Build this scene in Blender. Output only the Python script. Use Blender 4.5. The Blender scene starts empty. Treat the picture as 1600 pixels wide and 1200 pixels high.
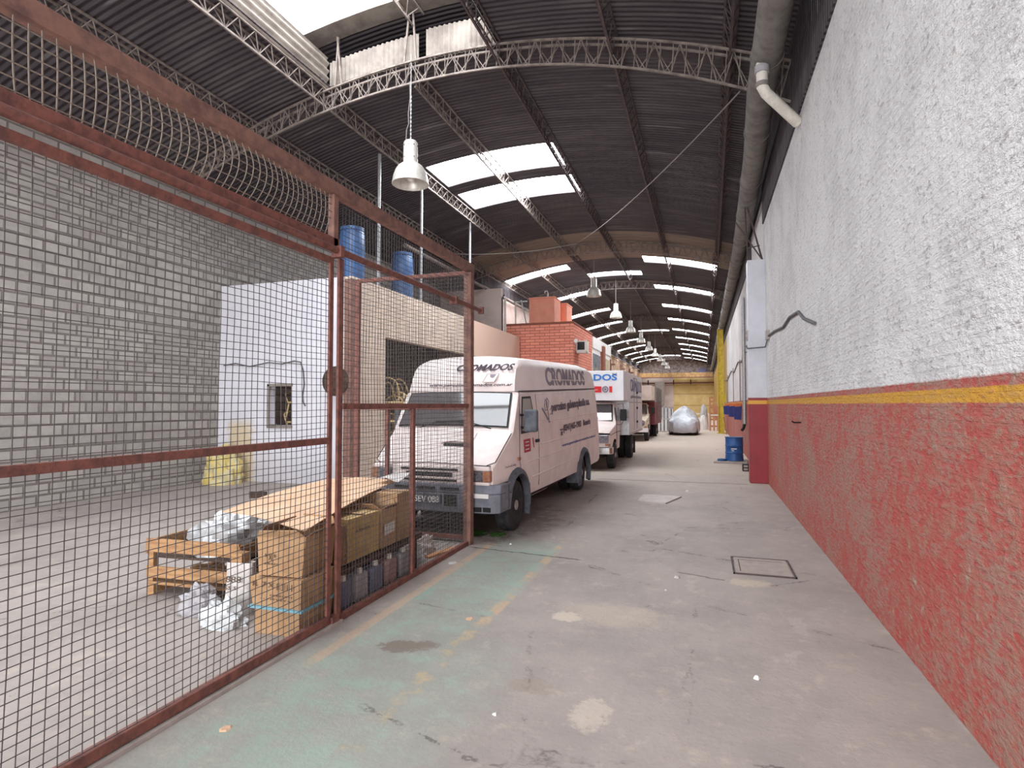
import bpy, bmesh, math, random
from mathutils import Vector, Matrix
random.seed(7)
PI = math.pi
SC = bpy.context.scene
COL = SC.collection

# ------------------------------------------------------------------ camera, world, light, exposure
cam_d = bpy.data.cameras.new('camera'); cam = bpy.data.objects.new('camera', cam_d); COL.objects.link(cam)
cam_d.sensor_width = 36.0; cam_d.sensor_fit = 'HORIZONTAL'; cam_d.lens = 36.0 * 915.0 / 1600.0
cam_d.clip_start = 0.05; cam_d.clip_end = 400
cam.location = (0, 0, 1.75)
cam.rotation_euler = (math.radians(90 + 2.003), 0, math.radians(18.142))
SC.camera = cam
SC.view_settings.view_transform = 'Standard'; SC.view_settings.look = 'None'
SC.view_settings.gamma = 1.0; SC.view_settings.exposure = 0.80
SC.view_settings.use_curve_mapping = False
w = bpy.data.worlds.new('world'); SC.world = w; w.use_nodes = True
w.node_tree.nodes['Background'].inputs[0].default_value = (0.93, 0.95, 1.0, 1)
w.node_tree.nodes['Background'].inputs[1].default_value = 1.0
SKY_E = 13.0           # radiance of the translucent roof sheets (daylight)
DOOR_W = 760.0         # daylight through the street door behind the photographer
la = bpy.data.lights.new('street_daylight', 'AREA'); la.shape = 'RECTANGLE'; la.size = 6.0; la.size_y = 4.2
la.energy = DOOR_W; la.color = (0.94, 0.98, 1.0)
lo = bpy.data.objects.new('street_daylight', la); COL.objects.link(lo)
lo.location = (-2.6, -6.8, 2.2); lo.rotation_euler = (math.radians(90), 0, 0)   # faces +y

# ------------------------------------------------------------------ node helpers
def lin(c):
    return tuple(((v/255.0)/12.92 if v/255.0 <= 0.04045 else (((v/255.0)+0.055)/1.055)**2.4) for v in c[:3]) + (1.0,)

class S:
    """socket with arithmetic"""
    def __init__(s, nt, sk): s.nt = nt; s.k = sk
    def _m(s, op, *a, clamp=False):
        n = s.nt.nodes.new('ShaderNodeMath'); n.operation = op; n.use_clamp = clamp
        for i, v in enumerate((s,)+a):
            if isinstance(v, S): s.nt.links.new(v.k, n.inputs[i])
            else: n.inputs[i].default_value = v
        return S(s.nt, n.outputs[0])
    def __add__(s, o): return s._m('ADD', o)
    def __sub__(s, o): return s._m('SUBTRACT', o)
    def __mul__(s, o): return s._m('MULTIPLY', o)
    def __truediv__(s, o): return s._m('DIVIDE', o)
    def absv(s): return s._m('ABSOLUTE')
    def mx(s, o): return s._m('MAXIMUM', o)
    def mn(s, o): return s._m('MINIMUM', o)
    def gt(s, o): return s._m('GREATER_THAN', o)
    def inv(s): return (s*-1.0)+1.0
    def sm(s, lo, hi):
        n = s.nt.nodes.new('ShaderNodeMapRange'); n.interpolation_type = 'SMOOTHSTEP'
        s.nt.links.new(s.k, n.inputs[0]); n.inputs[1].default_value = lo; n.inputs[2].default_value = hi
        return S(s.nt, n.outputs[0])

class M:
    def __init__(s, name, rough=0.7, metal=0.0, spec=0.4):
        s.m = bpy.data.materials.new(name); s.m.use_nodes = True; s.nt = s.m.node_tree
        s.b = s.nt.nodes['Principled BSDF']
        s.b.inputs['Roughness'].default_value = rough; s.b.inputs['Metallic'].default_value = metal
        s.b.inputs['Specular IOR Level'].default_value = spec
        tc = s.nt.nodes.new('ShaderNodeTexCoord'); s.obj = tc.outputs['Object']
        geo = s.nt.nodes.new('ShaderNodeNewGeometry'); s.pos = geo.outputs['Position']
        s.co = s.obj
    def world(s): s.co = s.pos; return s
    def xyz(s):
        n = s.nt.nodes.new('ShaderNodeSeparateXYZ'); s.nt.links.new(s.co, n.inputs[0])
        return [S(s.nt, n.outputs[i]) for i in range(3)]
    def noise(s, scale=5, detail=4, rough=0.6, stretch=(1, 1, 1), out=0):
        mp = s.nt.nodes.new('ShaderNodeMapping'); s.nt.links.new(s.co, mp.inputs[0]); mp.inputs['Scale'].default_value = stretch
        n = s.nt.nodes.new('ShaderNodeTexNoise'); s.nt.links.new(mp.outputs[0], n.inputs['Vector'])
        n.inputs['Scale'].default_value = scale; n.inputs['Detail'].default_value = detail; n.inputs['Roughness'].default_value = rough
        return S(s.nt, n.outputs[out])
    def col(s, c):
        n = s.nt.nodes.new('ShaderNodeRGB'); n.outputs[0].default_value = lin(c); return n.outputs[0]
    def mix(s, f, a, b):
        n = s.nt.nodes.new('ShaderNodeMix'); n.data_type = 'RGBA'; n.clamp_factor = True
        if isinstance(f, S): s.nt.links.new(f.k, n.inputs[0])
        else: n.inputs[0].default_value = f
        for i, v in ((6, a), (7, b)):
            if isinstance(v, tuple): v = s.col(v)
            s.nt.links.new(v, n.inputs[i])
        return n.outputs[2]
    def base(s, c):
        if isinstance(c, tuple): s.b.inputs['Base Color'].default_value = lin(c)
        else: s.nt.links.new(c, s.b.inputs['Base Color'])
        return s
    def rough(s, r): s.nt.links.new(r.k, s.b.inputs['Roughness']); return s
    def bump(s, h, strength=0.3, dist=0.02):
        n = s.nt.nodes.new('ShaderNodeBump'); n.inputs['Strength'].default_value = strength; n.inputs['Distance'].default_value = dist
        s.nt.links.new(h.k, n.inputs['Height']); s.nt.links.new(n.outputs[0], s.b.inputs['Normal']); return s
    def wave(s, axis, scale, dist=0.0):
        n = s.nt.nodes.new('ShaderNodeTexWave'); n.bands_direction = axis; s.nt.links.new(s.co, n.inputs[0])
        n.inputs['Scale'].default_value = scale; n.inputs['Distortion'].default_value = dist
        return S(s.nt, n.outputs[1])
    def brick(s, a, b, mortar, scale=1.0, bw=0.24, bh=0.07, ms=0.008, rot=None):
        mp = s.nt.nodes.new('ShaderNodeMapping'); s.nt.links.new(s.co, mp.inputs[0])
        if rot: mp.inputs['Rotation'].default_value = rot
        n = s.nt.nodes.new('ShaderNodeTexBrick'); s.nt.links.new(mp.outputs[0], n.inputs['Vector'])
        for i, c in ((1, a), (2, b), (3, mortar)): n.inputs[i].default_value = lin(c)
        n.inputs['Scale'].default_value = scale; n.inputs['Brick Width'].default_value = bw
        n.inputs['Row Height'].default_value = bh; n.inputs['Mortar Size'].default_value = ms
        return n.outputs[0], S(s.nt, n.outputs[1])

def simple(name, c, rough=0.7, metal=0.0, var=0.0, vs=8.0, c2=None, bump=0.0, spec=0.4, stretch=(1, 1, 1)):
    m = M(name, rough, metal, spec)
    if c2 or var:
        if not c2: c2 = tuple(max(0, v*(1-var)) for v in c)
        n = m.noise(vs, 5, 0.65, stretch)
        m.base(m.mix(n.sm(0.35, 0.7), c, c2))
        if bump: m.bump(m.noise(vs*3, 4, 0.6, stretch), bump, 0.01)
    else: m.base(c)
    return m.m

MAT = {}
def build_materials():
    G = MAT
    G['rust'] = simple('rusty_red_steel', (134, 86, 76), 0.8, 0, c2=(98, 66, 62), vs=14, bump=0.3)
    G['rust_pale'] = simple('dusty_brown_steel', (142, 106, 94), 0.85, 0, c2=(108, 80, 76), vs=9, bump=0.2)
    G['wire'] = simple('dull_wire', (92, 86, 86), 0.75, 0.2)
    G['wire_old'] = simple('dusty_wire', (128, 116, 106), 0.8, 0.0)
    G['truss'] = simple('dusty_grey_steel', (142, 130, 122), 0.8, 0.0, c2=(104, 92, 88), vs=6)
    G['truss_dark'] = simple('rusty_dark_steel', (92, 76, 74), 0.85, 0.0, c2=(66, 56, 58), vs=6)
    G['galv'] = simple('galvanised_steel', (190, 190, 192), 0.4, 0.5, var=0.15, vs=20)
    G['alu'] = simple('brushed_aluminium', (214, 208, 200), 0.38, 0.35, var=0.1, vs=10)
    G['alu_in'] = simple('lamp_inner_enamel', (196, 190, 186), 0.4, 0.1)
    G['lampglass'] = simple('frosted_bulb', (235, 232, 225), 0.2, 0, spec=0.6)
    G['black'] = simple('black_plastic', (24, 24, 26), 0.6)
    G['dark'] = simple('dark_void_paint', (20, 18, 19), 0.9)
    G['rubber'] = simple('tyre_rubber', (40, 40, 44), 0.85, 0, c2=(66, 62, 62), vs=12, bump=0.2)
    G['vanwhite'] = simple('dusty_white_van_paint', (244, 228, 224), 0.38, 0, c2=(230, 212, 208), vs=3.0, spec=0.45)
    G['vancap'] = simple('white_fibreglass', (244, 229, 226), 0.36, 0, c2=(234, 218, 214), vs=2.5, spec=0.4)
    G['bumper'] = simple('grey_bumper_plastic', (128, 130, 140), 0.55, 0, c2=(104, 106, 116), vs=7)
    G['flare'] = simple('dark_grey_plastic', (98, 100, 108), 0.6, 0, c2=(70, 72, 80), vs=8)
    G['glass'] = simple('vehicle_glass', (92, 88, 90), 0.06, 0.0, spec=0.9)
    G['glass_side'] = simple('side_window_glass', (150, 138, 126), 0.15, 0.0, spec=0.6)
    G['seam'] = simple('panel_gap', (70, 60, 62), 0.9)
    G['chrome'] = simple('chrome', (220, 220, 220), 0.12, 0.95)
    G['headlight'] = simple('headlamp_glass', (150, 150, 160), 0.1, 0.5, c2=(86, 86, 96), vs=26, spec=0.8)
    G['amber'] = simple('amber_lens', (176, 118, 88), 0.25, 0, c2=(128, 92, 80), vs=18)
    G['letter_grey'] = simple('faded_grey_lettering', (138, 128, 142), 0.6)
    G['letter_dark'] = simple('dark_grey_lettering', (104, 90, 104), 0.6)
    G['letter_blue'] = simple('faded_blue_lettering', (122, 118, 160), 0.6)
    G['blue_sign'] = simple('bright_blue_lettering', (48, 124, 206), 0.5)
    G['red_sticker'] = simple('red_sticker', (176, 50, 66), 0.5)
    G['red_bright'] = simple('bright_red_vinyl', (222, 46, 50), 0.5)
    G['white'] = simple('white_paint', (236, 232, 230), 0.5, var=0.06, vs=4)
    G['truckwhite'] = simple('white_truck_box_panel', (240, 238, 242), 0.45, var=0.04, vs=3)
    G['cream'] = simple('cream_truck_paint', (226, 210, 186), 0.4, var=0.12, vs=4)
    G['creambox'] = simple('cream_box_panel', (216, 200, 188), 0.6, var=0.08, vs=3)
    G['maroon'] = simple('maroon_truck_side', (128, 62, 66), 0.7, var=0.2, vs=4)
    G['slats'] = simple('grey_slats', (150, 140, 136), 0.8, var=0.2, vs=5)
    G['wheelhub'] = simple('grey_wheel_steel', (190, 184, 178), 0.5, 0.2, c2=(150, 142, 136), vs=10)
    G['card'] = simple('brown_cardboard', (178, 142, 106), 0.9, 0, c2=(156, 122, 90), vs=6)
    G['card_light'] = simple('pale_cardboard', (214, 178, 148), 0.9, 0, c2=(200, 162, 132), vs=3)
    G['card_dark'] = simple('dark_worn_cardboard', (138, 104, 80), 0.9, 0, c2=(112, 84, 66), vs=7)
    G['card_yellow'] = simple('yellowish_cardboard', (182, 152, 104), 0.9, 0, c2=(158, 128, 84), vs=6)
    G['ink'] = simple('box_print', (96, 76, 62), 0.9)
    G['tape'] = simple('blue_tape', (110, 160, 176), 0.5)
    G['paper'] = simple('crumpled_paper', (206, 200, 196), 0.85, 0, c2=(176, 168, 164), vs=10)
    G['foil'] = simple('crumpled_silver_plastic', (200, 200, 202), 0.35, 0.35, c2=(160, 158, 160), vs=9)
    G['bagwhite'] = simple('white_plastic_bag', (206, 208, 210), 0.45, 0, var=0.15, vs=6)
    G['yellow'] = simple('yellow_foam', (214, 190, 110), 0.8, 0, c2=(196, 190, 166), vs=5)
    G['wood'] = simple('pale_pallet_wood', (178, 138, 98), 0.85, 0, c2=(142, 104, 74), vs=5, stretch=(1, 8, 8), bump=0.3)
    G['wood_dark'] = simple('dark_old_wood', (84, 66, 56), 0.9, 0, c2=(56, 44, 40), vs=5, stretch=(1, 6, 6), bump=0.3)
    G['wood_orange'] = simple('orange_pine', (206, 150, 110), 0.75, 0, c2=(178, 120, 84), vs=4, stretch=(6, 6, 1))
    G['rattan'] = simple('pale_cane', (226, 200, 152), 0.6, 0, c2=(190, 160, 112), vs=12)
    G['can_blue'] = simple('blue_grey_jerrycan_plastic', (112, 116, 140), 0.55, 0, c2=(96, 96, 112), vs=6)
    G['can_clear'] = simple('milky_jerrycan_plastic', (168, 164, 168), 0.5, 0, c2=(138, 134, 138), vs=6)
    G['can_pink'] = simple('brownish_jerrycan_plastic', (170, 136, 132), 0.55, 0, c2=(140, 110, 108), vs=6)
    G['drum_blue'] = simple('blue_steel_drum_paint', (48, 92, 150), 0.45, 0, c2=(36, 72, 122), vs=5)
    G['plastic_blue'] = simple('blue_plastic_barrel', (72, 104, 150), 0.4, 0, c2=(56, 82, 124), vs=3)
    G['navy'] = simple('navy_box_paint', (44, 56, 130), 0.5, 0, var=0.15, vs=6)
    G['orange'] = simple('orange_paint', (226, 122, 70), 0.6, 0, var=0.1, vs=6)
    G['terracotta'] = simple('terracotta_tank_paint', (240, 160, 134), 0.7, 0, c2=(226, 150, 128), vs=3)
    G['yellowsteel'] = simple('yellow_steel_paint', (222, 196, 70), 0.6, 0, c2=(190, 160, 64), vs=5)
    G['rustyyellow'] = simple('rusty_yellow_beam', (176, 140, 92), 0.7, 0, c2=(136, 98, 66), vs=3)
    G['pvc'] = simple('white_pvc', (222, 214, 204), 0.5, 0, var=0.12, vs=5)
    G['duct'] = simple('dusty_fibre_duct', (128, 122, 116), 0.8, 0, c2=(100, 94, 92), vs=4)
    G['cable'] = simple('grey_cable', (92, 88, 90), 0.7)
    G['cable_pale'] = simple('pale_cable', (130, 122, 118), 0.7)
    G['tarp'] = simple('silver_car_cover', (200, 200, 206), 0.4, 0.15, c2=(172, 170, 176), vs=2.2, bump=0.9)
    G['oil'] = simple('dark_oily_metal', (40, 38, 38), 0.6, 0.3)
    G['green'] = simple('green_weed', (52, 84, 34), 0.8)
    G['steelplate'] = simple('worn_steel_plate', (182, 172, 166), 0.6, 0.0, c2=(164, 154, 148), vs=6)
    G['concretelid'] = simple('concrete_lid', (164, 152, 144), 0.9, 0, c2=(148, 136, 130), vs=8, bump=0.3)
    G['acwhite'] = simple('air_conditioner_case', (222, 214, 208), 0.5, 0, var=0.06)
    G['winpane'] = simple('office_window_pane', (150, 156, 166), 0.08, 0.1, c2=(120, 124, 134), vs=2, spec=0.8)
    G['curtain'] = simple('office_curtain', (196, 182, 150), 0.8, 0, var=0.15, vs=4)
    G['brownpier'] = simple('brown_wall_pier', (142, 84, 66), 0.8, 0, var=0.15, vs=6)

    # daylight sheets
    m = bpy.data.materials.new('translucent_roof_sheet'); m.use_nodes = True; nt = m.node_tree
    e = nt.nodes.new('ShaderNodeEmission'); e.inputs[0].default_value = (0.945, 1.0, 1.045, 1); e.inputs[1].default_value = SKY_E
    nt.links.new(e.outputs[0], nt.nodes['Material Output'].inputs[0]); G['sky'] = m
    m2 = m.copy(); m2.name = 'lantern_roof_sheet'; G['sky_lantern'] = m2
    for nd in m2.node_tree.nodes:
        if nd.type == 'EMISSION': nd.inputs[1].default_value = SKY_E*0.45

    # floor
    f = M('worn_painted_concrete', 0.75, 0, 0.3).world()
    x, y, z = f.xyz()
    n1 = f.noise(0.9, 6, 0.7); n2 = f.noise(5, 6, 0.7); n3 = f.noise(28, 4, 0.7); n4 = f.noise(0.35, 3, 0.6)
    c = f.mix(n1.sm(0.35, 0.68), (162, 151, 145), (146, 137, 132))
    c = f.mix(n2.sm(0.52, 0.75)*0.5, c, (192, 176, 160))
    c = f.mix(n3.sm(0.58, 0.72)*0.45, c, (128, 118, 114))
    n5 = f.noise(11, 3, 0.75, stretch=(1, 1.6, 1)); c = f.mix(n5.sm(0.66, 0.74)*0.5, c, (116, 106, 100)); n6 = f.noise(2.4, 6, 0.75, stretch=(1, 0.6, 1)); c = f.mix(n6.sm(0.55, 0.68)*0.28, c, (134, 123, 117)); c = f.mix(n6.sm(0.42, 0.34)*0.3, c, (190, 178, 168))
    far = y.sm(9, 22); c = f.mix(far*0.8, c, (204, 187, 172))  # brighter light down the hall, put into the floor colour
    # green walkway between the old yellow lines
    wob = (n2-0.5)*0.18
    gx = (x+wob+2.12).absv().sm(0.36, 0.52).inv()
    gy = y.sm(7.6, 6.9)
    wear = (n1*0.6+n2*0.5).sm(0.46, 0.60).inv()
    wide = (x+wob+2.0).absv().sm(0.45, 0.95).inv() * y.sm(4.6, 3.2)
    green = (gx*gy).mx(wide)
    c = f.mix(green*(wear*0.55+0.35), c, (150, 164, 152))
    spot = f.noise(1.7, 3, 0.6).sm(0.6, 0.72)
    c = f.mix(green*spot*0.5, c, (132, 168, 156))
    def line(cx, wd, y0, y1, k):
        l = (x+((n2-0.5)*0.05)-cx).absv().sm(wd*0.6, wd)
        l = l.inv()*y.sm(y0-0.1, y0+0.1)*y.sm(y1+0.1, y1-0.1)
        return l*((n2*0.7+n1*0.4).sm(k, k+0.10))
    c = f.mix(line(-1.70, 0.065, 4.4, 7.6, 0.50)*0.55, c, (200, 166, 128))
    c = f.mix(line(-1.72, 0.09, 1.5, 4.4, 0.58)*0.5, c, (190, 162, 120))
    c = f.mix(line(-2.56, 0.06, 3.4, 7.0, 0.40)*0.5, c, (198, 162, 134))
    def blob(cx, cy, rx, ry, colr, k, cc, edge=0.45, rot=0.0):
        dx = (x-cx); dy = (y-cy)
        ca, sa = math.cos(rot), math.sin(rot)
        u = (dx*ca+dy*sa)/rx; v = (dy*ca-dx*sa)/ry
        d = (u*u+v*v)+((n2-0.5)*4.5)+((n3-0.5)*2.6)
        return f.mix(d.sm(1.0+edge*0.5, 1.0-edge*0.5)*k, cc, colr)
    c = blob(-2.07, 3.86, 0.20, 0.10, (122, 108, 98), 0.8, c, 0.9, rot=0.35)
    c = blob(-1.10, 4.80, 0.12, 0.10, (206, 190, 174), 0.7, c, 0.9)
    c = blob(-0.75, 4.95, 0.42, 0.24, (188, 172, 156), 0.45, c, 1.6)
    c = blob(-0.62, 3.35, 0.10, 0.17, (196, 182, 168), 0.6, c, 0.9)
    c = blob(-1.02, 3.55, 0.16, 0.10, (150, 134, 122), 0.5, c, 0.9)
    c = blob(0.42, 6.25, 0.18, 0.13, (190, 174, 154), 0.6, c, 0.9)
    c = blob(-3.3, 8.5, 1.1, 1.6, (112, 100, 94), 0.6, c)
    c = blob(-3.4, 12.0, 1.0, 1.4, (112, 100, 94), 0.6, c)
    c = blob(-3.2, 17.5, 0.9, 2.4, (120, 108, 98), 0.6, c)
    c = blob(-1.5, 10.2, 0.9, 0.5, (150, 138, 130), 0.4, c)
    def crack(cx, cy, ln, slope, wd, k):
        d = (y-cy-((x-cx)*slope)-((n2-0.5)*0.12)).absv()
        return (d.sm(wd, wd*0.3))*((x-cx).absv().sm(ln, ln*0.9))*k
    c = f.mix(crack(-2.05, 6.66, 0.75, -0.12, 0.022, 0.85), c, (60, 52, 50))
    c = f.mix(crack(-0.75, 13.83, 1.75, 0.02, 0.05, 0.8), c, (70, 60, 56))
    c = f.mix(crack(-0.05, 6.33, 0.24, -0.35, 0.03, 0.7), c, (84, 74, 70))
    c = f.mix(crack(-0.6, 21.5, 1.6, 0.02, 0.06, 0.5), c, (120, 108, 98))
    vo = f.nt.nodes.new('ShaderNodeTexVoronoi'); vo.feature = 'DISTANCE_TO_EDGE'; vo.inputs['Scale'].default_value = 0.55
    f.nt.links.new(f.co, vo.inputs['Vector'])
    vd = S(f.nt, vo.outputs[0])+((n2-0.5)*0.10)
    c = f.mix(vd.absv().sm(0.008, 0.0)*n1.sm(0.48, 0.6)*0.8, c, (88, 78, 74))
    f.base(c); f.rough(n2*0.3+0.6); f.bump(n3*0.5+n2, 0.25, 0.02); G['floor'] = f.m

    # right wall: peeling white brick above a red dado with a yellow stripe
    r = M('painted_brick_right_wall', 0.75, 0, 0.3).world(); x, y, z = r.xyz()
    n1 = r.noise(1.2, 6, 0.7); n2 = r.noise(7, 6, 0.75); n3 = r.noise(22, 4, 0.7, stretch=(1, 0.6, 1.6))
    cm = r.nt.nodes.new('ShaderNodeCombineXYZ'); r.nt.links.new(y.k, cm.inputs[0]); r.nt.links.new(z.k, cm.inputs[1])
    old = r.co; r.co = cm.outputs[0]
    bc, bf = r.brick((150, 84, 70), (128, 74, 64), (150, 134, 122), bw=0.26, bh=0.075, ms=0.012); r.co = old
    wh = r.mix(n1.sm(0.4, 0.7), (234, 230, 230), (216, 212, 214))
    wh = r.mix((n3*0.7+n2*0.4).sm(0.60, 0.68)*0.6, wh, (150, 142, 138))
    rd = r.mix(n2.sm(0.40, 0.62), (186, 82, 76), (176, 112, 98))
    rd = r.mix((n3*0.6+n1*0.5).sm(0.52, 0.62)*0.75, rd, (168, 132, 116))
    rd = r.mix(n2.sm(0.62, 0.72)*0.8, rd, (190, 176, 160))
    zz = z+((n2-0.5)*0.02)
    c = r.mix(zz.sm(1.905, 1.885), wh, rd)
    ye = (zz-1.80).absv().sm(0.045, 0.035); c = r.mix(ye*(n3.sm(0.7, 0.5)*0.35+0.6), c, (214, 158, 52))
    yl = y.sm(37.4, 37.6); yw = r.mix(r.noise(0.8, 4, 0.6, stretch=(1, 1, 0.2)).sm(0.35, 0.65), (196, 162, 72), (150, 112, 56)); c = r.mix(yl*z.sm(1.0, 2.2), c, yw)
    c = r.mix(bf*(n1.sm(0.4,0.65)*0.16), c, (150, 138, 132))
    r.base(c); r.bump(n3*1.2+n2*0.9-bf*0.5, 1.0, 0.035); G['wall_right'] = r.m

    p = M('painted_pillar', 0.45, 0, 0.4).world(); x, y, z = p.xyz(); n1 = p.noise(2, 5, 0.6)
    c = p.mix(z.sm(1.905, 1.895), p.mix(n1.sm(0.3, 0.7), (214, 214, 222), (198, 198, 206)), p.mix(n1.sm(0.35, 0.7), (150, 38, 48), (130, 34, 42)))
    c = p.mix((z-1.80).absv().sm(0.045, 0.038), c, (218, 160, 56))
    p.base(c); G['pillar'] = p.m

    # roof sheets
    for key, a, b2 in (('roof', (74, 67, 71), (98, 91, 92)), ('roof_light', (142, 126, 112), (112, 100, 92))):  # second tone: dust plus skylight brightening put into the colour
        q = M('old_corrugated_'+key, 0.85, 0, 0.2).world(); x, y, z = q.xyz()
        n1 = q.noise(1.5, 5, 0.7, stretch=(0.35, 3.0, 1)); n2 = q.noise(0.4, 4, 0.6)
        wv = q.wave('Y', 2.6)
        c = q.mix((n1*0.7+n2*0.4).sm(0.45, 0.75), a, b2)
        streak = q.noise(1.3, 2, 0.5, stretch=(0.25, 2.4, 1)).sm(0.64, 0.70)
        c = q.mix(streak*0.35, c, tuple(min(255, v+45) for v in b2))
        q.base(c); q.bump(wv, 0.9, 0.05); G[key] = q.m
    q = M('pale_corrugated_sheet', 0.7, 0, 0.3).world(); n1 = q.noise(2, 5, 0.7)
    q.base(q.mix(n1.sm(0.35, 0.7), (150, 141, 132), (118, 108, 102))); G['palesheet'] = q.m
    q = M('grey_block_wall', 0.9, 0, 0.2).world(); x, y, z = q.xyz()
    cm = q.nt.nodes.new('ShaderNodeCombineXYZ'); q.nt.links.new(y.k, cm.inputs[0]); q.nt.links.new(z.k, cm.inputs[1]); q.co = cm.outputs[0]
    bc, bf = q.brick((170, 164, 158), (152, 146, 142), (112, 104, 100), bw=0.4, bh=0.2, ms=0.02)
    n1 = q.noise(3, 5, 0.7); q.base(q.mix(n1.sm(0.4, 0.75)*0.6, bc, (134, 128, 124))); q.bump(n1-bf, 0.6, 0.03); G['block'] = q.m
    q = M('whitewashed_wall', 0.8, 0, 0.3).world(); n1 = q.noise(0.9, 5, 0.7); n2 = q.noise(9, 5, 0.7); x, y, z = q.xyz()
    c = q.mix(n1.sm(0.4, 0.75), (228, 226, 234), (214, 212, 222)); c = q.mix((z+((n1-0.5)*1.2)).sm(1.0, 0.1)*0.5, c, (170, 164, 166))
    c = q.mix((((x+10.15).absv()+((n2-0.5)*0.8))).sm(0.42, 0.25)*z.sm(1.5, 1.2)*0.6, c, (206, 176, 100))
    q.base(c); q.bump(n2, 0.15, 0.01); G['whitewash'] = q.m
    q = M('beige_rendered_wall', 0.85, 0, 0.2).world(); n1 = q.noise(1.1, 5, 0.7); n2 = q.noise(9, 5, 0.7)
    x, y, z = q.xyz(); yl = y.sm(17.4, 17.6)
    c = q.mix(n1.sm(0.35, 0.7), (222, 202, 186), (208, 188, 172)); c = q.mix(yl, c, (226, 192, 174))
    q.base(c); q.bump(n2, 0.2, 0.01); G['beige'] = q.m
    q = M('left_hall_white_wall', 0.85, 0, 0.2).world(); n1 = q.noise(1.1, 5, 0.7); n2 = q.noise(5, 6, 0.75); x, y, z = q.xyz()
    c = q.mix(n1.sm(0.35, 0.7), (220, 200, 192), (196, 176, 168)); far = y.sm(30.0, 30.5)
    c2 = q.mix(n1.sm(0.42, 0.6), (206, 182, 162), (160, 126, 100)); c2 = q.mix(n2.sm(0.55, 0.7)*0.7, c2, (120, 92, 76)); c = q.mix(far, c, c2)
    q.base(c); q.bump(n2, 0.3, 0.02); G['leftwall'] = q.m
    q = M('orange_red_brick', 0.85, 0, 0.2).world(); x, y, z = q.xyz()
    cm = q.nt.nodes.new('ShaderNodeCombineXYZ'); q.nt.links.new((x+y).k, cm.inputs[0]); q.nt.links.new(z.k, cm.inputs[1])
    q.co = cm.outputs[0]; bc, bf = q.brick((232, 150, 128), (214, 132, 112), (150, 94, 84), bw=0.42, bh=0.12, ms=0.012)
    q.base(bc); q.bump(bf*-1.0, 0.5, 0.02); G['brick'] = q.m
    q = M('end_wall_paint', 0.8, 0, 0.2).world(); x, y, z = q.xyz(); n1 = q.noise(0.6, 5, 0.7); n2 = q.noise(3, 4, 0.6)
    wl = q.mix(n1.sm(0.4, 0.7), (206, 190, 182), (180, 160, 154)); yw = q.mix(n1.sm(0.35, 0.65), (216, 192, 138), (198, 168, 112))
    yw = q.mix(((z*0.62)-((z*0.62)._m('FLOOR'))-0.5).absv().sm(0.44, 0.48)*0.5, yw, (136, 108, 66))
    c = q.mix(x.sm(-4.15, -4.05), wl, yw); up = q.mix(n2.sm(0.4, 0.6), (126, 110, 106), (170, 156, 150)); c = q.mix(z.sm(5.5, 5.6), c, up)
    q.base(c); G['endwall'] = q.m
build_materials()

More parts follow.
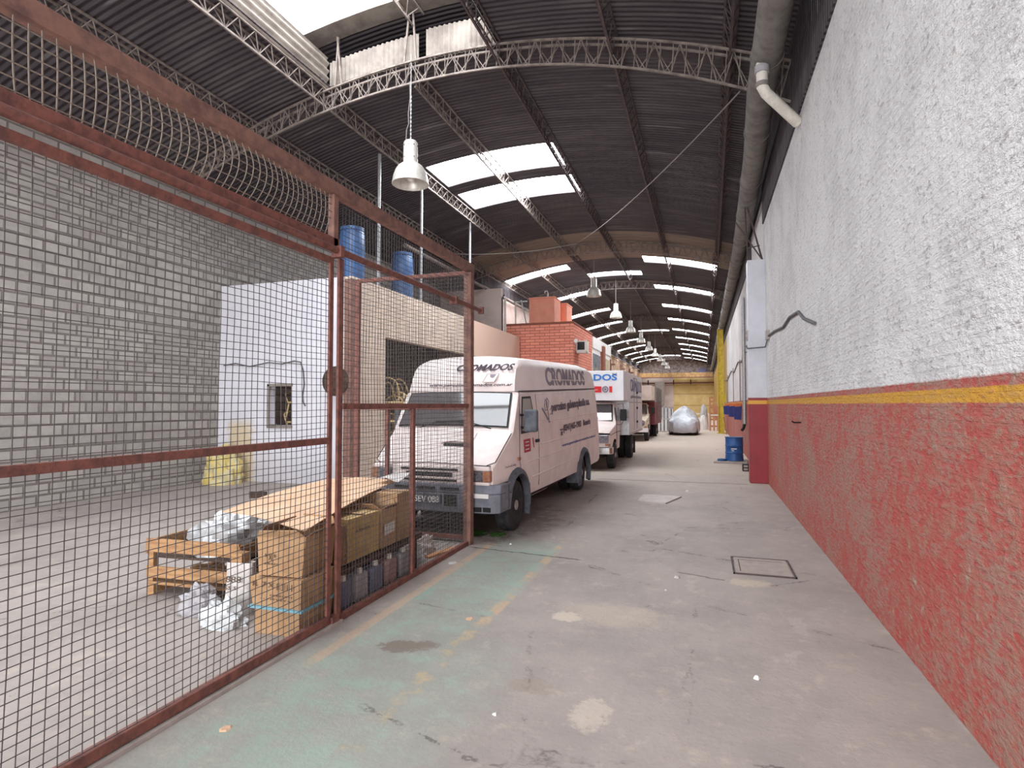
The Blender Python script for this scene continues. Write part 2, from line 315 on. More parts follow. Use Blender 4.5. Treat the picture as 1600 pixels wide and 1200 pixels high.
# ------------------------------------------------------------------ mesh helpers
class MB:
    def __init__(s): s.v = []; s.f = []; s.mi = []; s.cur = 0
    def add(s, vs, fs):
        o = len(s.v); s.v += [tuple(v) for v in vs]; s.f += [tuple(i+o for i in f) for f in fs]; s.mi += [s.cur]*len(fs); return s
    def box(s, x0, x1, y0, y1, z0, z1):
        return s.add([(x0,y0,z0),(x1,y0,z0),(x1,y1,z0),(x0,y1,z0),(x0,y0,z1),(x1,y0,z1),(x1,y1,z1),(x0,y1,z1)],
                     [(0,3,2,1),(4,5,6,7),(0,1,5,4),(1,2,6,5),(2,3,7,6),(3,0,4,7)])
    def hexa(s, p):   # 8 points, bottom ccw then top ccw
        return s.add(p, [(0,3,2,1),(4,5,6,7),(0,1,5,4),(1,2,6,5),(2,3,7,6),(3,0,4,7)])
    def bar(s, a, b, w, h=None, up=(0,0,1)):
        a = Vector(a); b = Vector(b); h = h or w; d = (b-a)
        if d.length < 1e-6: return s
        d.normalize(); u = Vector(up)
        if abs(d.dot(u)) > 0.98: u = Vector((0,1,0)) if abs(d.y) < 0.9 else Vector((1,0,0))
        r = d.cross(u).normalized(); u = r.cross(d).normalized()
        ps = []
        for c in (a, b):
            for i, j in ((-1,-1),(1,-1),(1,1),(-1,1)): ps.append(c+r*(w/2*i)+u*(h/2*j))
        return s.add(ps, [(0,1,2,3),(7,6,5,4),(0,4,5,1),(1,5,6,2),(2,6,7,3),(3,7,4,0)])
    def tube(s, pts, r, n=8, cap=True):
        pts = [Vector(p) for p in pts]; rings = []; prev = None
        for i, p in enumerate(pts):
            d = (pts[min(i+1,len(pts)-1)]-pts[max(i-1,0)]).normalized()
            if prev is None:
                u = Vector((0,0,1)) if abs(d.z) < 0.9 else Vector((1,0,0))
            else: u = prev
            rr = d.cross(u)
            if rr.length < 1e-4: rr = d.cross(Vector((0,1,0.1)))
            rr.normalize(); uu = rr.cross(d).normalized(); prev = uu
            rad = r[i] if isinstance(r, (list, tuple)) else r
            rings.append([p+rr*(rad*math.cos(2*PI*k/n))+uu*(rad*math.sin(2*PI*k/n)) for k in range(n)])
        vs = [v for q in rings for v in q]; fs = []
        for i in range(len(rings)-1):
            for k in range(n): fs.append((i*n+k, i*n+(k+1)%n, (i+1)*n+(k+1)%n, (i+1)*n+k))
        if cap: fs.append(tuple(range(n-1,-1,-1))); fs.append(tuple((len(rings)-1)*n+k for k in range(n)))
        return s.add(vs, fs)
    def lathe(s, prof, n=24, axis='z', o=(0,0,0), closed=False):
        vs = []; fs = []; o = Vector(o)
        for r, h in prof:
            for k in range(n):
                a = 2*PI*k/n; c, d = r*math.cos(a), r*math.sin(a)
                p = (c, d, h) if axis == 'z' else ((h, c, d) if axis == 'x' else (d, h, c))
                vs.append(o+Vector(p))
        m = len(prof)
        for i in range(m if closed else m-1):
            j = (i+1) % m
            for k in range(n): fs.append((i*n+k, i*n+(k+1)%n, j*n+(k+1)%n, j*n+k))
        if not closed:
            if prof[0][0] > 1e-5: fs.append(tuple(range(n-1,-1,-1)))
            if prof[-1][0] > 1e-5: fs.append(tuple((m-1)*n+k for k in range(n)))
        return s.add(vs, fs)
    def prism(s, poly, a0, a1, plane='yz'):
        """extrude 2-D polygon; plane yz extrudes in x, xz in y, xy in z"""
        def P(u, v, w): return {'yz': (w,u,v), 'xz': (u,w,v), 'xy': (u,v,w)}[plane]
        n = len(poly); vs = [P(u,v,a0) for u,v in poly]+[P(u,v,a1) for u,v in poly]
        fs = [tuple(range(n-1,-1,-1)), tuple(range(n,2*n))]+[(i,(i+1)%n,n+(i+1)%n,n+i) for i in range(n)]
        return s.add(vs, fs)
    def grid(s, fn, nu, nv):
        vs = [fn(i/nu, j/nv) for i in range(nu+1) for j in range(nv+1)]
        fs = [(i*(nv+1)+j, (i+1)*(nv+1)+j, (i+1)*(nv+1)+j+1, i*(nv+1)+j+1) for i in range(nu) for j in range(nv)]
        return s.add(vs, fs)
    def mesh(s, name, mats, smooth=None, weld=True):
        me = bpy.data.meshes.new(name); me.from_pydata(s.v, [], s.f)
        for m in (mats if isinstance(mats, (list, tuple)) else [mats]): me.materials.append(m)
        for p, k in zip(me.polygons, s.mi): p.material_index = k
        bm = bmesh.new(); bm.from_mesh(me)
        if weld: bmesh.ops.remove_doubles(bm, verts=bm.verts, dist=1e-5)
        bmesh.ops.dissolve_degenerate(bm, dist=1e-6, edges=bm.edges)
        bmesh.ops.recalc_face_normals(bm, faces=bm.faces); bm.to_mesh(me); bm.free()
        if smooth is not None:
            for p in me.polygons: p.use_smooth = True
            me.set_sharp_from_angle(angle=math.radians(smooth))
        return me
    def build(s, name, mats, parent=None, smooth=None, bevel=0, loc=None, rot=None, weld=True, solid=0):
        if isinstance(mats, str): mats = MAT[mats]
        elif isinstance(mats, (list, tuple)): mats = [MAT[k] for k in mats]
        o = bpy.data.objects.new(name, s.mesh(name, mats, smooth, weld)); COL.objects.link(o)
        if parent: o.parent = parent
        if loc: o.location = loc
        if rot: o.rotation_euler = rot
        if solid:
            q = o.modifiers.new('thickness', 'SOLIDIFY'); q.thickness = solid; q.offset = 0
        if bevel:
            q = o.modifiers.new('bevel', 'BEVEL'); q.width = bevel; q.segments = 2; q.limit_method = 'ANGLE'; q.angle_limit = math.radians(35)
        return o

def thing(name, label, cat, loc=(0,0,0), rz=0, group=None):
    o = bpy.data.objects.new(name, None); COL.objects.link(o); o.empty_display_size = 0.1
    o.location = loc; o.rotation_euler = (0,0,rz); return tag(o, label, cat, group)
def tag(o, label, cat, group=None, kind=None):
    if label: o['label'] = label
    if cat: o['category'] = cat
    if group: o['group'] = group
    if kind: o['kind'] = kind
    return o
def struct(name, mb, mat, **k):
    o = mb.build(name, mat, **k); o['kind'] = 'structure'; return o
def copy_tree(o, parent=None):
    c = o.copy(); COL.objects.link(c); c.parent = parent
    for ch in list(o.children): copy_tree(ch, c)
    return c
def relabel(o, label): o['label'] = label; return o

_dg = None
def text(parent, s, org, U, V, mat, name='lettering', w=None, h=None, bold=0.0, shear=0.0, thick=0.004, center=False, post=None):
    """flat raised lettering: org = lower left corner, U along the writing, V up, fitted to w x h metres"""
    cu = bpy.data.curves.new('t', 'FONT'); cu.body = s; cu.size = 1.0; cu.offset = bold; cu.shear = shear
    cu.extrude = 0.001; cu.resolution_u = 3
    ob = bpy.data.objects.new('t', cu); COL.objects.link(ob); bpy.context.view_layer.update()
    me = bpy.data.meshes.new_from_object(ob.evaluated_get(bpy.context.evaluated_depsgraph_get()))
    bpy.data.objects.remove(ob); bpy.data.curves.remove(cu)
    xs = [v.co.x for v in me.vertices]; ys = [v.co.y for v in me.vertices]
    x0, x1, y0, y1 = min(xs), max(xs), min(ys), max(ys)
    sx = w/(x1-x0) if w else h/(y1-y0); sy = h/(y1-y0) if h else sx
    U = Vector(U).normalized(); V = Vector(V).normalized(); Nn = U.cross(V).normalized(); org = Vector(org)
    for v in me.vertices:
        p = org+U*((v.co.x-x0)*sx)+V*((v.co.y-y0)*sy)+Nn*(thick if v.co.z > 0 else 0)
        if post: p = post(p)
        v.co = p
    me.materials.clear(); me.materials.append(MAT[mat]); me.name = name
    o = bpy.data.objects.new(name, me); COL.objects.link(o); o.parent = parent; return o

def boolean(o, cutter_mb, mats):
    c = cutter_mb.build('cut', mats, o.parent)
    q = o.modifiers.new('b', 'BOOLEAN'); q.operation = 'DIFFERENCE'; q.object = c; q.solver = 'EXACT'; q.material_mode = 'TRANSFER'
    bpy.context.view_layer.update()
    me = bpy.data.meshes.new_from_object(o.evaluated_get(bpy.context.evaluated_depsgraph_get()))
    o.modifiers.clear(); o.data = me; bpy.data.objects.remove(c)
    for p in me.polygons: p.use_smooth = True
    me.set_sharp_from_angle(angle=math.radians(32))

# ------------------------------------------------------------------ the hall
RC = -4.3
def roofz(x): return 8.2-(x-RC)**2/32.0
XL, XR = -10.8, 1.42
YF, YE = -7.0, 86.0
b = MB(); b.add([(-14,YF-3,0),(3,YF-3,0),(3,YE+1,0),(-14,YE+1,0)], [(0,1,2,3)])
struct('floor', b, 'floor')

openings = [(-6.9,-3.46,1.0,9.62), (-6.9,-3.46,13.75,15.2), (-6.9,-3.46,15.85,17.25), (-9.4,-6.4,-4.2,-2.8), (-3.4,-0.2,-4.6,-3.0)]  # last pair: unseen roof lights added behind the camera to brighten the hall
strips = []
for k in range(10):
    y = 25.5+6.27*k
    strips.append((-8.9,-5.9,y+0.45,y+1.45)); strips.append((-2.45,0.57,y-0.2,y+0.95))
for y in (28.3, 51.6, 79.0): strips.append((-5.45,-2.8,y,y+0.95))
openings += strips
def roof_mesh(y0, y1, dz=0.0):
    xs = set([XL+(XR-XL)*i/26 for i in range(27)]); ys = {y0, y1}
    ops = [o for o in openings if o[3] > y0 and o[2] < y1]
    for o in ops:
        xs.update((o[0], o[1])); ys.update((max(o[2], y0), min(o[3], y1)))
    xs = sorted(xs); ys = sorted(ys); b = MB()
    for i in range(len(xs)-1):
        for j in range(len(ys)-1):
            cx, cy = (xs[i]+xs[i+1])/2, (ys[j]+ys[j+1])/2
            if any(o[0] < cx < o[1] and o[2] < cy < o[3] for o in ops): continue
            b.add([(xs[i],ys[j],roofz(xs[i])+dz),(xs[i+1],ys[j],roofz(xs[i+1])+dz),(xs[i+1],ys[j+1],roofz(xs[i+1])+dz),(xs[i],ys[j+1],roofz(xs[i])+dz)], [(0,1,2,3)])
    return b
struct('ceiling', roof_mesh(YF, 21.5, 0.0), 'roof', solid=0.015)
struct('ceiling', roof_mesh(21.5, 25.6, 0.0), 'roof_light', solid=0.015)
struct('ceiling', roof_mesh(25.6, YE, 0.0), 'roof', solid=0.015)
wn = 0
def sky_panel(o, dz=0.05):
    global wn
    wn += 1; x0, x1, y0, y1 = o; b = MB()
    b.grid(lambda u, v: (x0-0.03+(x1-x0+0.06)*u, y0-0.03+(y1-y0+0.06)*v, roofz(x0+(x1-x0)*u)+dz), 8, 1)
    struct('window_%d' % wn, b, 'sky')  # also makes the unseen panels added behind the camera
for o in openings[1:]: sky_panel(o)
# white reveals round the two near roof lights
for (x0, x1, y0, y1) in openings[1:3]:
    b = MB()
    b.grid(lambda u, v: (x0+(x1-x0)*u, y0-0.10*(1-v), roofz(x0+(x1-x0)*u)+(-0.01)+0.06*v), 8, 1)
    struct('trim_4', b, 'palesheet')
# the raised lantern over the near bay
LT = 1.0
b = MB(); b.grid(lambda u, v: (-7.3+4.2*u, 0.6+8.7*v, roofz(-7.3+4.2*u)+LT), 8, 2); struct('window_%d' % (wn+1), b, 'sky_lantern'); wn += 1
b = MB(); b.grid(lambda u, v: (-7.9+5.4*u, 9.3+0.45*v, roofz(-7.9+5.4*u)+LT), 8, 1); struct('ceiling', b, 'palesheet', solid=0.02)
b = MB(); b.grid(lambda u, v: (-7.9+5.4*u, 9.75+1.6*v, roofz(-7.9+5.4*u)+LT), 8, 1); struct('ceiling', b, 'roof', solid=0.02)
b = MB(); b.grid(lambda u, v: (-7.9+5.4*u, 11.35, roofz(-7.9+5.4*u)+(LT)*v), 8, 1); struct('trim_1', b, 'roof')
def corr_wall(p0, p1, zf0, zf1, amp=0.02, pitch=0.10):
    L = (Vector(p1)-Vector(p0)).length; n = max(8, int(L/pitch*4)); d = (Vector(p1)-Vector(p0)).normalized(); nn = Vector((-d.y, d.x, 0)); b = MB()
    def fn(u, v):
        p = Vector(p0)+d*(L*u)+nn*(amp*math.sin(2*PI*L*u/pitch)); return (p.x, p.y, zf0(p.x)*(1-v)+zf1(p.x)*v)
    b.grid(fn, n, 1); return b
struct('trim_1', corr_wall((-6.95,9.66,0), (-5.0,9.66,0), lambda x: roofz(x)-0.03, lambda x: roofz(x)+0.52), 'palesheet', smooth=60)
struct('trim_1', corr_wall((-4.85,9.66,0), (-3.4,9.66,0), lambda x: roofz(x)-0.03, lambda x: roofz(x)+0.56), 'palesheet', smooth=60)
def side_sheet(x, s):   # horizontal corrugation along the long side of the well
    prof = []
    for i in range(25):
        t = i/24; prof.append((x+s*0.03*math.sin(t*4*2*PI), roofz(x)-0.04+0.62*t))
    b = MB(); b.grid(lambda u, v: (prof[int(round(v*24))][0], 0.8+8.8*u, prof[int(round(v*24))][1]), 2, 24); return b
struct('trim_2', side_sheet(-6.95, 1), 'palesheet', smooth=60)
struct('trim_3', side_sheet(-3.40, -1), 'palesheet', smooth=60)

# right wall, dark upper boards, end wall, front wall, left walls
b = MB(); b.box(1.33,1.6,YF,14.4,0,5.85); b.box(1.33,1.6,14.4,17.8,0,6.5); b.box(1.33,1.6,17.8,YE,0,5.85)
struct('wall_right', b, 'wall_right')
b = MB(); b.box(1.30,1.5,YF,14.3,5.85,7.5); b.box(1.34,1.5,14.3,17.8,6.5,7.5); b.box(1.30,1.5,17.8,YE,5.85,7.5)
struct('trim_5', b, 'roof')
b = MB(); b.box(0.96,1.36,14.1,14.5,0,5.0); struct('trim_6', b, 'pillar', bevel=0.01)
b = MB(); b.box(XL-0.5,XR+0.3,YE,YE+0.3,0,8.4); struct('wall_back', b, 'endwall')
b = MB(); b.box(XL-0.2,-5.7,YF-0.2,YF,0,8.3); b.box(0.5,XR+0.2,YF-0.2,YF,0,8.3); b.box(-5.7,0.5,YF-0.2,YF,4.4,8.3); struct('wall_front', b, 'leftwall')
b = MB(); b.box(XL-0.2,XL,YF,23.2,0,7.2); struct('wall_left', b, 'block')
b = MB(); b.box(-9.1,-8.9,23.2,YE,0,6.85); struct('wall_left', b, 'leftwall')
b = MB(); b.box(-9.08,-8.92,23.2,YE,6.85,7.7); struct('trim_7', b, 'roof')
for k in range(14):   # brick piers along the far left wall
    pass
b = MB(); b.box(XL,-8.02,23.02,23.2,0,6.62); struct('wall_left', b, 'leftwall')
b = MB(); b.box(XL,-8.9,23.04,23.2,6.62,7.7); struct('trim_7', b, 'roof')
# low workshop: white end, beige side with a wide opening
WH = 4.53
b = MB()   # white wall with window (x -9.37..-8.75, z 1.28..2.18) facing the camera
b.box(XL,-9.37,10.9,11.12,0,WH); b.box(-8.75,-7.40,10.9,11.12,0,WH); b.box(-9.37,-8.75,10.9,11.12,0,1.28); b.box(-9.37,-8.75,10.9,11.12,2.18,WH)
struct('wall_white', b, 'whitewash')
b = MB()
b.box(-7.4,-7.2,10.88,12.28,0,WH); b.box(-7.4,-7.2,12.28,19.5,3.36,WH); b.box(-7.4,-7.2,19.5,23.0,0,WH); b.box(XL,-7.4,22.85,23.0,0,WH)
struct('wall_beige', b, 'beige')
b = MB(); b.box(XL,-7.4,11.1,22.85,WH-0.2,WH-0.02); struct('ceiling_workshop', b, 'roof')
b = MB(); b.box(-9.37,-9.2,10.86,11.0,1.24,1.30); b.box(-9.40,-8.72,10.87,10.9,2.16,2.22); b.box(-9.40,-9.34,10.87,10.9,1.26,2.2); b.box(-9.40,-8.72,10.87,10.9,1.22,1.28)
struct('window_%d' % (wn+1), b, 'palesheet'); wn += 1

# brick office
OX, OY = -5.0, 23.2
b = MB(); b.box(-7.85,OX,OY,27.4,0,5.05); struct('wall_brick', b, 'brick')
b = MB(); b.box(-7.9,OX+0.03,OY-0.03,27.4,5.05,5.12); struct('trim_8', b, 'brownpier')
b = MB(); b.box(-7.85,OX-0.02,27.4,33.0,0,4.98); struct('wall_office', b, 'white')
for (y0, y1, pm) in ((27.55, 29.75, 'winpane'), (30.65, 32.75, 'curtain')):
    wn += 1
    b = MB(); b.box(OX-0.05,OX,y0-0.08,y1+0.08,2.3,4.30); o = struct('window_%d' % wn, b, 'white')
    b = MB()
    n = 5
    for i in range(n): b.box(OX-0.02,OX+0.012,y0+(y1-y0)*i/n+0.04,y0+(y1-y0)*(i+1)/n-0.04,2.38,4.2)
    b.build('pane', pm, parent=o)
b = MB(); b.box(OX-0.02,OX+0.14,29.9,30.5,0,4.75); struct('trim_9', b, 'brownpier')
b = MB(); b.box(OX-0.05,OX+0.05,27.4,33.0,4.45,4.98); struct('trim_10', b, 'white')

# ------------------------------------------------------------------ roof steel
def arch_truss(label, mk, y, xa=-10.7, xb=1.3, top=0.07, depth=0.38, n=60, own=False):
    t = thing('arched_truss', label, 'truss', (0, y, 0), 0, 'arched lattice trusses under the roof')
    def P(x, d, dy):
        if own:
            q = (x-RC)**2; k = (d-top)/depth
            return (x, dy, (8.12-q/26)*(1-k)+(7.76-q/(22 if x > RC else 28))*k)
        return (x, dy, roofz(x)-d)
    xs = [xa+(xb-xa)*i/n for i in range(n+1)]
    for nm, d in (('top_chord', top), ('bottom_chord', top+depth)):
        for dy in ((-0.09, 0.09) if nm == 'top_chord' else (0.0,)):
            b = MB()
            for i in range(n): b.bar(P(xs[i],d,dy), P(xs[i+1],d,dy), 0.032)
            b.build(nm, mk, t)
    b = MB()
    for i in range(n):
        for dy in (-0.08, 0.08):
            if i % 2 == 0: b.bar(P(xs[i],top,dy), P(xs[i+1]+0.05*dy/abs(dy),top+depth,0), 0.015)
            else: b.bar(P(xs[i]-0.05*dy/abs(dy),top+depth,0), P(xs[i+1],top,dy), 0.015)
            b.bar(P(xs[i]+0.1,top,dy), P(xs[i]+0.06,top+depth,0), 0.012)
    b.build('lacing', mk, t); return t
arch_truss('pale arched lattice truss nearest the camera, under the big roof lantern', 'truss', 9.6, own=True)
far_names = ['arched lattice truss just beyond the brown dusty roof strip, above the brick office',
             'arched lattice truss between the first and second rows of far roof lights']
arch_truss(far_names[0], 'truss', 22.86)
arch_truss(far_names[1], 'truss', 30.4)
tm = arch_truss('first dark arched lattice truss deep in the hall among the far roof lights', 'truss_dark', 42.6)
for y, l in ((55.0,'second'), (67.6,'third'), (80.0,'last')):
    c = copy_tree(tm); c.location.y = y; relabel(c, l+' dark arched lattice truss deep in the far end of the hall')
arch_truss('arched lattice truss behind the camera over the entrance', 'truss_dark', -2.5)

def purlin(label, mk, pts, depth=0.28, pitch=0.36, group='lattice beams running along the roof'):
    x0, y0 = pts[0]; t = thing('lattice_beam', label, 'beam', (0,0,0), 0, group)
    tot = pts[-1][1]-pts[0][1]; n = int(tot/pitch)
    def X(y):
        for (xa, ya), (xb, yb) in zip(pts, pts[1:]):
            if y <= yb: return xa+(xb-xa)*(y-ya)/(yb-ya)
        return pts[-1][0]
    for dx in (-0.09, 0.09):
        b = MB()
        for (xa, ya), (xb, yb) in zip(pts, pts[1:]): b.bar((xa+dx,ya,roofz(xa)-0.05), (xb+dx,yb,roofz(xb)-0.05), 0.03)
        b.build('top_chord', mk, t)
    b = MB()
    for (xa, ya), (xb, yb) in zip(pts, pts[1:]): b.bar((xa,ya,roofz(xa)-0.05-depth), (xb,yb,roofz(xb)-0.05-depth), 0.035)
    b.build('bottom_chord', mk, t); b = MB()
    for i in range(n):
        ya, yb = y0+tot*i/n, y0+tot*(i+1)/n; xa, xb = X(ya), X(yb); ym = (ya+yb)/2; xm = (xa+xb)/2
        for dx in (-0.09, 0.09):
            b.bar((xa+dx,ya,roofz(xa)-0.05), (xm,ym,roofz(xm)-0.05-depth), 0.015); b.bar((xm,ym,roofz(xm)-0.05-depth), (xb+dx,yb,roofz(xb)-0.05), 0.015)
    b.build('lacing', mk, t); return t
cols = [(-8.75, 'second from the left wall'), (-7.05, 'along the left edge of the near roof lights'), (-5.2, 'crossing the middle of the near roof lights'),
        (-3.42, 'along the right edge of the near roof lights'), (-1.4, 'over the middle of the floor'), (0.5, 'beside the round duct')]
for i, (x, d) in enumerate(cols):
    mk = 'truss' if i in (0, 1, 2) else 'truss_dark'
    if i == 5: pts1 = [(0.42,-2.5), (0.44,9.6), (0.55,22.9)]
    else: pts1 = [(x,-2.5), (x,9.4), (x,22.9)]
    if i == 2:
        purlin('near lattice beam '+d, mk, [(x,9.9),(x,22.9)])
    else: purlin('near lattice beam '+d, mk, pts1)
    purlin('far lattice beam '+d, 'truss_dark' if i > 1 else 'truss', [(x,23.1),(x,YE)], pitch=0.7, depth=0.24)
# hangers of the lantern
t = thing('lantern_frame', 'pale steel struts rising from the near truss into the bright roof lantern', 'frame', (0,9.55,0))
for x, dx in ((-6.75,0.0),(-6.6,0.18),(-5.25,-0.05),(-5.0,0.12),(-3.6,0.1)):
    MB().bar((x,0,roofz(x)-0.1), (x-dx,0.1,roofz(x)+0.95), 0.03).build('strut', 'truss', t)
b = MB()
for dx in (-0.15, 0.15): b.bar((-5.1+dx,-8,roofz(-5.1)+0.93), (-5.1+dx,0.2,roofz(-5.1)+0.93), 0.03)
b.bar((-5.1,-8,roofz(-5.1)+0.66), (-5.1,0.1,roofz(-5.1)+0.66), 0.03)
for i in range(20):
    y = -8+0.4*i
    for dx in (-0.15, 0.15): b.bar((-5.1+dx,y,roofz(-5.1)+0.93), (-5.1,y+0.2,roofz(-5.1)+0.66), 0.014); b.bar((-5.1,y+0.2,roofz(-5.1)+0.66), (-5.1+dx,y+0.4,roofz(-5.1)+0.93), 0.014)
b.build('ridge_beam', 'truss', t)

# round duct on the right, its rings, PVC downpipe, left pipe, cable
t = thing('round_duct', 'thick round grey duct running under the roof beside the right wall', 'duct', (0,0,0))
dp = [(0.80,YF,6.55),(0.88,9.5,6.55),(0.98,12.0,6.55),(1.10,19,6.57),(1.10,40,6.57),(1.10,YE,6.57)]
MB().tube(dp, 0.205, 20).build('pipe', 'duct', t, smooth=40)
y = -1.0
while y < 60:
    for (xa,ya,za),(xb,yb,zb) in zip(dp, dp[1:]):
        if ya <= y <= yb:
            f = (y-ya)/(yb-ya); x = xa+(xb-xa)*f
            b = MB(); b.tube([(x,y-0.02,6.56),(x,y+0.02,6.56)], 0.222, 20); b.build('joint_ring', 'duct', t, smooth=40); break
    y += 2.4
t = thing('downpipe', 'white plastic downpipe dropping from the duct to the right wall', 'pipe', (0,0,0))
MB().tube([(0.80,8.5,6.40),(0.80,8.5,6.22),(0.80,8.5,6.08),(0.85,8.54,6.0),(1.30,8.97,5.72)], 0.075, 12).build('pipe', 'pvc', t, smooth=50)
MB().tube([(0.80,8.5,6.36),(0.80,8.5,6.26)], 0.095, 12).build('collar', 'can_clear', t, smooth=50)
MB().tube([(0.80,8.5,6.13),(0.80,8.5,6.07)], 0.085, 12).build('collar', 'cable_pale', t, smooth=50)
b = MB(); b.tube([(-8.72,16.0,6.66),(-8.72,23,6.66),(-8.72,60,6.66),(-8.72,YE-0.1,6.66)], 0.07, 10)
tag(b.build('eaves_pipe', 'truss', smooth=50), 'long thin pipe along the top of the left wall', 'pipe')
def sag(a, b2, n, drop):
    a, b2 = Vector(a), Vector(b2); return [a.lerp(b2, i/n)-Vector((0,0,drop*4*(i/n)*(1-i/n))) for i in range(n+1)]
pts = sag((0.60,9.8,6.72), (-4.3,20.6,7.55), 14, 0.22)+sag((-4.3,20.6,7.55), (-8.8,18.5,7.05), 10, 0.18)[1:]
tag(MB().tube(pts, 0.012, 6).build('hanging_cable', 'cable_pale'), 'thin cable slung across the hall under the near roof', 'cable')

# galvanised poles rising from the workshop roof
pd = ['left of the pendant lamp', 'directly below the pendant lamp', 'rising from the end post of the fence']
for (x, y, zt), d in zip(((-7.3,12.1,7.75),(-7.3,14.3,7.70),(-7.3,17.8,7.80)), pd):
    t = thing('steel_pole', 'thin galvanised pole on the workshop roof, '+d, 'pole', (x,y,WH-0.02), 0, 'galvanised poles on the workshop roof')
    MB().tube([(0,0,0),(0.0,0.02,zt-WH)], 0.04, 10).build('pipe', 'galv', t, smooth=50)
    MB().lathe([(0.09,0),(0.09,0.02),(0.03,0.02)], 12).build('foot_plate', 'galv', t)

# ------------------------------------------------------------------ pendant lamps
def lamp(label, big=True):
    t = thing('pendant_lamp', label, 'lamp', (0,0,0), 0, 'bell shaped pendant lamps')
    R = 0.385 if big else 0.30; k = R/0.385
    sh = [(0.14,0.52),(0.18,0.50),(0.26,0.44),(0.32,0.35),(0.36,0.24),(0.385,0.10),(0.395,0.06),(0.385,0.055),(0.355,0.10),(0.33,0.22),(0.29,0.33),(0.23,0.42),(0.14,0.485)]
    MB().lathe([(r*k,z*k) for r, z in sh], 32).build('lamp_shade', 'alu', t, smooth=40)
    h = MB().lathe([(0.0,0.99*k),(0.12*k,0.99*k),(0.145*k,0.96*k),(0.15*k,0.94*k),(0.155*k,0.52*k),(0.17*k,0.50*k),(0.15*k,0.47*k),(0,0.47*k)], 24).build('ballast_housing', 'alu', t, smooth=40)
    for z in ((0.62, 0.88) if big else ()):
        for i in range(8):
            a = i*PI/4+0.2; MB().box(0.152*k*math.cos(a)-0.008*k,0.152*k*math.cos(a)+0.008*k,0.152*k*math.sin(a)-0.008*k,0.152*k*math.sin(a)+0.008*k,z*k-0.008*k,z*k+0.008*k).build('screw', 'black', h)
    MB().lathe([(0,0.12*k),(0.05*k,0.14*k),(0.075*k,0.20*k),(0.07*k,0.28*k),(0.04*k,0.36*k),(0.035*k,0.47*k)], 16).build('bulb', 'lampglass', t, smooth=60)
    return t
L0 = lamp('large pale bell pendant lamp hanging nearest the camera below the roof lantern')
L0.location = (-5.08,9.512,5.74); L0.scale = (0.86,0.86,0.86)
b = MB(); z = 0.99; i = 0
while z < 2.0:
    b.tube([(0.012 if i % 2 else 0,0 if i % 2 else 0.012,z),(0.012 if i % 2 else 0,0 if i % 2 else 0.012,z+0.05),(-0.012 if i % 2 else 0,0 if i % 2 else -0.012,z+0.05),(-0.012 if i % 2 else 0,0 if i % 2 else -0.012,z)], 0.005, 5); z += 0.045; i += 1
b.bar((0,0,1.0),(0,0.0,2.9),0.008)
b.build('chain', 'galv', L0)
MB().tube([(-0.03,0,1.0),(-0.11,0,1.05),(-0.10,0.0,1.25),(-0.05,0,1.38),(-0.06,0,1.6),(-0.02,0,1.95),(-0.03,0,2.3)], 0.009, 6).build('supply_cord', 'cable_pale', L0)
L1 = lamp('x', False); L1.location = (-4.2,23.5,6.1)
b = MB(); b.tube([(0,0,0.76),(0,0,2.05)], 0.012, 6); b.build('hanger_rod', 'cable_pale', L1)
lab = ['bell pendant lamp above the brick office, first of the far row', 'bell pendant lamp second in the row of far lamps', 'bell pendant lamp third in the row of far lamps',
       'bell pendant lamp fourth in the row of far lamps', 'bell pendant lamp fifth in the row of far lamps']
relabel(L1, lab[0])
for k in range(1, 9):
    c = copy_tree(L1); c.location.y = 23.5+6.27*k
    relabel(c, lab[k] if k < 5 else 'tiny bell pendant lamp near the far end of the row')

# ------------------------------------------------------------------ wire mesh fence along x = -2.83
FX = -2.83
def wires(x0, y0, x1, y1, z0, z1, pitch=0.056, r=0.0019, wave=None, jitter=0.004, pz=None):
    """mesh panel between two plan points"""
    b = MB(); a = Vector((x0,y0,0)); e = Vector((x1,y1,0)); L = (e-a).length; d = (e-a).normalized(); nn = Vector((-d.y,d.x,0))
    pz = pz or pitch; nv = int(L/pitch); nh = int((z1-z0)/pz); ph = random.random()*6
    def P(s, z):
        off = 0.010*math.sin(s*5+ph)*math.sin(z*4.1+ph)+ (wave(s, z)[0] if wave else 0); ds = wave(s, z)[1] if wave else 0.004*math.sin(z*9+s*3)
        p = a+d*(s+ds)+nn*off; return Vector((p.x,p.y,z+0.004*math.sin(s*7+ph)))
    for i in range(nv+1):
        s = min(L, i*pitch+random.uniform(-jitter,jitter)); m = 14 if wave else 5
        for j in range(m): b.bar(P(s,z0+(z1-z0)*j/m), P(s,z0+(z1-z0)*(j+1)/m), r*2)
    for i in range(nh+1):
        z = z0+i*pz+random.uniform(-jitter,jitter); m = max(2, int(L/0.35))
        for j in range(m): b.bar(P(L*j/m,z), P(L*(j+1)/m,z), r*2)
    return b
